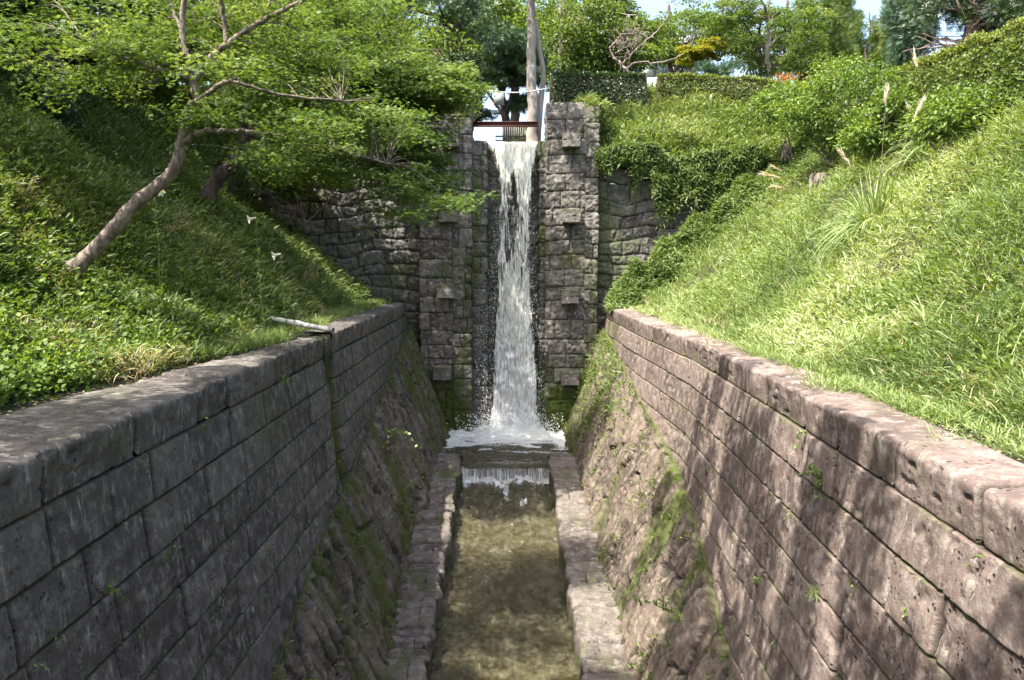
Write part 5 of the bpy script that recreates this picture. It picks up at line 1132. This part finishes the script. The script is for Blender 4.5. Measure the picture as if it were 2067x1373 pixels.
mg = simple_mat('window_glass', (.10, .14, .18), (.16, .2, .25), 1, .1, .0); mf = simple_mat('grey_window_frame', (.3, .3, .3), (.4, .4, .4), 3, .5, .1)
for wx, wz in wins:
    m = MB()
    for sx_ in (.03, .6, 1.17): m.box((wx + sx_, y0 + .02, wz + .6), (.03, .05, .60))
    for sz_ in (.03, 1.17): m.box((wx + .6, y0 + .02, wz + sz_), (.6, .045, .03))
    q = m.build('window', mf, hs); m = MB(); m.box((wx + .6, y0 + .04, wz + .6), (.58, .01, .58)); m.build('pane', mg, q)
m = MB(); a = P(1304, 170, 32); m.tube([(a[0], a[1], 4.8), P(1304, 137, 32)], .035, 8); o = m.build('post', mf, None, True); tag(o, 'slim grey post standing behind the gap between two hedges', 'post')

# ------------------------------------------------------------------ lilies and tall weeds on the left bank
M['petal'] = leaf_mat('white_petal', [(.75, .76, .72), (.85, .85, .82)], .35, .05)
def lily(label, px, py, D, dirx, seed):
    rs = np.random.RandomState(seed); t = P(px, py, D); r = empty('lily', label, 'lily', 'white lilies on the left bank')
    g0 = gz(np.array([t[0]]), np.array([t[1]]))[0]; base_ = np.array([t[0] - .12 * dirx, t[1] + .15, min(g0, t[2] - .5)])
    q = curve([base_, (base_ + t) / 2 + [0, 0, .12], t + [-.06 * dirx, 0, .03]], 12); m = MB(); m.tube(q, np.linspace(.008, .005, 12), 6); m.build('stem', M['stemg'], r, True)
    n = 36; i = rs.randint(1, 10, n); pos = q[i]; leaves('foliage', pos, rvec(rs, n, .4) + [0, 0, .3], up_rand(rs, n), .11, .014, 'blade', .3 + .5 * rs.rand(n), M['broad'], r)
    ax = np.array([dirx * .85, -.45, -.25]); ax /= np.linalg.norm(ax); s = np.cross(ax, [0, 0, 1.]); s /= np.linalg.norm(s); u = np.cross(s, ax); o0 = t + ax * -.06
    prof = [(0, .008), (.05, .013), (.09, .022), (.12, .04), (.135, .066)]; V = []; ns = 24
    for z, rr in prof:
        for k in range(ns):
            a = k * 2 * math.pi / ns; w_ = rr * (1 + (.28 * math.cos(6 * a) if z > .11 else 0)); V.append(o0 + ax * z + (s * math.cos(a) + u * math.sin(a)) * w_)
    f = [[j * ns + k, j * ns + (k + 1) % ns, (j + 1) * ns + (k + 1) % ns, (j + 1) * ns + k] for j in range(4) for k in range(ns)]
    raw_mesh('flower', np.array(V), np.array(f), 4, M['petal'], r, True, {'rnd': np.full(len(V), .6)})
M['stemg'] = simple_mat('green_stem', (.06, .12, .03), (.12, .19, .05), 9, .7, .1)
lily('white trumpet lily beside the dark slope in the middle of the left bank', 510, 441, 13.5, -1, 1)
lily('white trumpet lily drooping left above the left coping', 560, 514, 12.8, -1, 2)
lily('white lily just under the bend of the leaning maple', 319, 386, 12.6, 1, 3)
def tall_weed(label, px, py, D, h, n, seed, spread=.35, mat='dry', leaf='broad', group='tall weeds on the left bank', name='tall_weed'):
    rs = np.random.RandomState(seed); c = on_ground(px, py); r = empty(name, label, 'weed', group); m = MB(); tips = []
    for i in range(n):
        e = c + np.array([rs.uniform(-.2, 1) * spread, rs.normal(0, .1), h * rs.uniform(.6, 1)]); q = curve([c + rs.normal(0, .03, 3), (c + e) / 2 + [0, 0, .08], e], 10); m.tube(q, np.linspace(.006, .002, 10), 4, cap=False); tips.append(q)
    m.build('stem', M[mat], r); q = np.vstack(tips); k = n * 34; i = rs.randint(0, len(q), k); pos = q[i] + rs.normal(0, .012, (k, 3))
    leaves('foliage', pos, rvec(rs, k) + [0, 0, .4], up_rand(rs, k), .035 * rs.uniform(.5, 1.6, k), .012, 'leaf', .4 + .6 * rs.rand(k), M[leaf], r)
tall_weed('bushy weed with straw coloured seed stalks above the end of the left coping', 600, 600, 16.5, .95, 16, 4, .7, 'dry', 'dry')
tall_weed('leafy upright weed beside the drooping lily', 487, 520, 12.6, .62, 7, 5, .12, 'stemg')
tall_weed('low leafy weed right of the bushy seed stalk weed', 640, 625, 16.4, .4, 10, 6, .3, 'stemg')
tall_weed('thin yellow weed stalks at the left edge of the picture', 30, 430, 10.2, .55, 9, 7, .4, 'dry', 'dry')
tall_weed('dry reddish weed stalks near the foot of the leaning maple', 330, 500, 11.6, .5, 12, 9, .5, 'dry', 'dry')
def wall_plant(name, label, cat, px, py, D, n, L, W, kind, seed, mat='broad', spread=.08, dirv=(0, -.3, .2), twig_=True):
    rs = np.random.RandomState(seed); c = P(px, py, D); r = empty(name, label, cat, 'plants growing out of the channel walls'); m = MB(); qs = []
    for i in range(4):
        e = c + np.array(dirv) * rs.uniform(.6, 1.1) + rs.normal(0, spread, 3); q = curve([c, (c + e) / 2 + [0, 0, .03], e], 8); m.tube(q, .003, 4, cap=False); qs.append(q)
    m.build('stem', M['stemg'], r); q = np.vstack(qs); i = rs.randint(0, len(q), n); d = rvec(rs, n) + np.array(dirv) * 1.5
    leaves('foliage', q[i], d, up_rand(rs, n), L * rs.uniform(.6, 1.2, n), W, kind, .4 + .5 * rs.rand(n), M[mat], r)
def Dl(px, py, sgn):
    """distance of the ashlar face seen at a photo pixel"""
    for D in np.arange(2, 26, .01):
        q = P(px, py, D); f = faceL(D, q[2]) if sgn < 0 else faceR(D, q[2])
        if (sgn < 0 and q[0] < f) or (sgn > 0 and q[0] > f): return D - .03
    return 25.9
D_ = float(TL[0] / P(575, 770, 1)[0]) - .05
wall_plant('leafy_sprig', 'leafy sprig hanging from the edge of the left coping', 'sprig', 574, 768, D_, 46, .10, .03, 'blade', 1, 'grass_bright', .10, (.05, -.05, .12))
wall_plant('grass_tuft', 'fine grass tuft growing from a joint of the right wall', 'grass tuft', 1648, 1195, Dl(1648, 1195, 1), 150, .10, .004, 'blade', 2, 'grass_bright', .03, (-.05, -.02, .01))
wall_plant('fern', 'trailing fern on the right wall just below the coping', 'fern', 1660, 975, Dl(1660, 975, 1), 60, .09, .02, 'blade', 3, 'broad', .09, (-.08, .0, -.02))
wall_plant('seedling', 'small bright seedling in a joint near the right edge', 'seedling', 1828, 1240, Dl(1828, 1240, 1), 14, .04, .024, 'leaf', 4, 'grass_bright', .02, (-.04, -.02, .03))
wall_plant('seedling', 'two leaved seedling low on the right wall', 'seedling', 1527, 1178, Dl(1527, 1178, 1), 10, .05, .04, 'leaf', 5, 'grass_bright', .02, (-.04, -.02, .03))
wall_plant('fern', 'small pale fern on the shaded left wall', 'fern', 215, 1195, Dl(215, 1195, -1), 26, .06, .013, 'blade', 6, 'broad', .05, (.05, -.03, -.02))
wall_plant('seedling', 'light leafed climber under the right coping joint', 'climber', 1620, 870, Dl(1620, 880, 1) - .12, 16, .06, .045, 'leaf', 7, 'grass_bright', .05, (-.03, 0, -.16))
wall_plant('fern', 'fern clump low in the right revetment near the bottom of the picture', 'fern', 1340, 1230, 9.4, 90, .11, .022, 'blade', 8, 'broad', .16, (-.1, -.05, .12))
wall_plant('climber', 'yellow green leafy climber on the far end of the left revetment', 'climber', 795, 870, 17.6, 120, .09, .06, 'leaf', 9, 'grass_bright', .22, (.15, -.1, -.25))
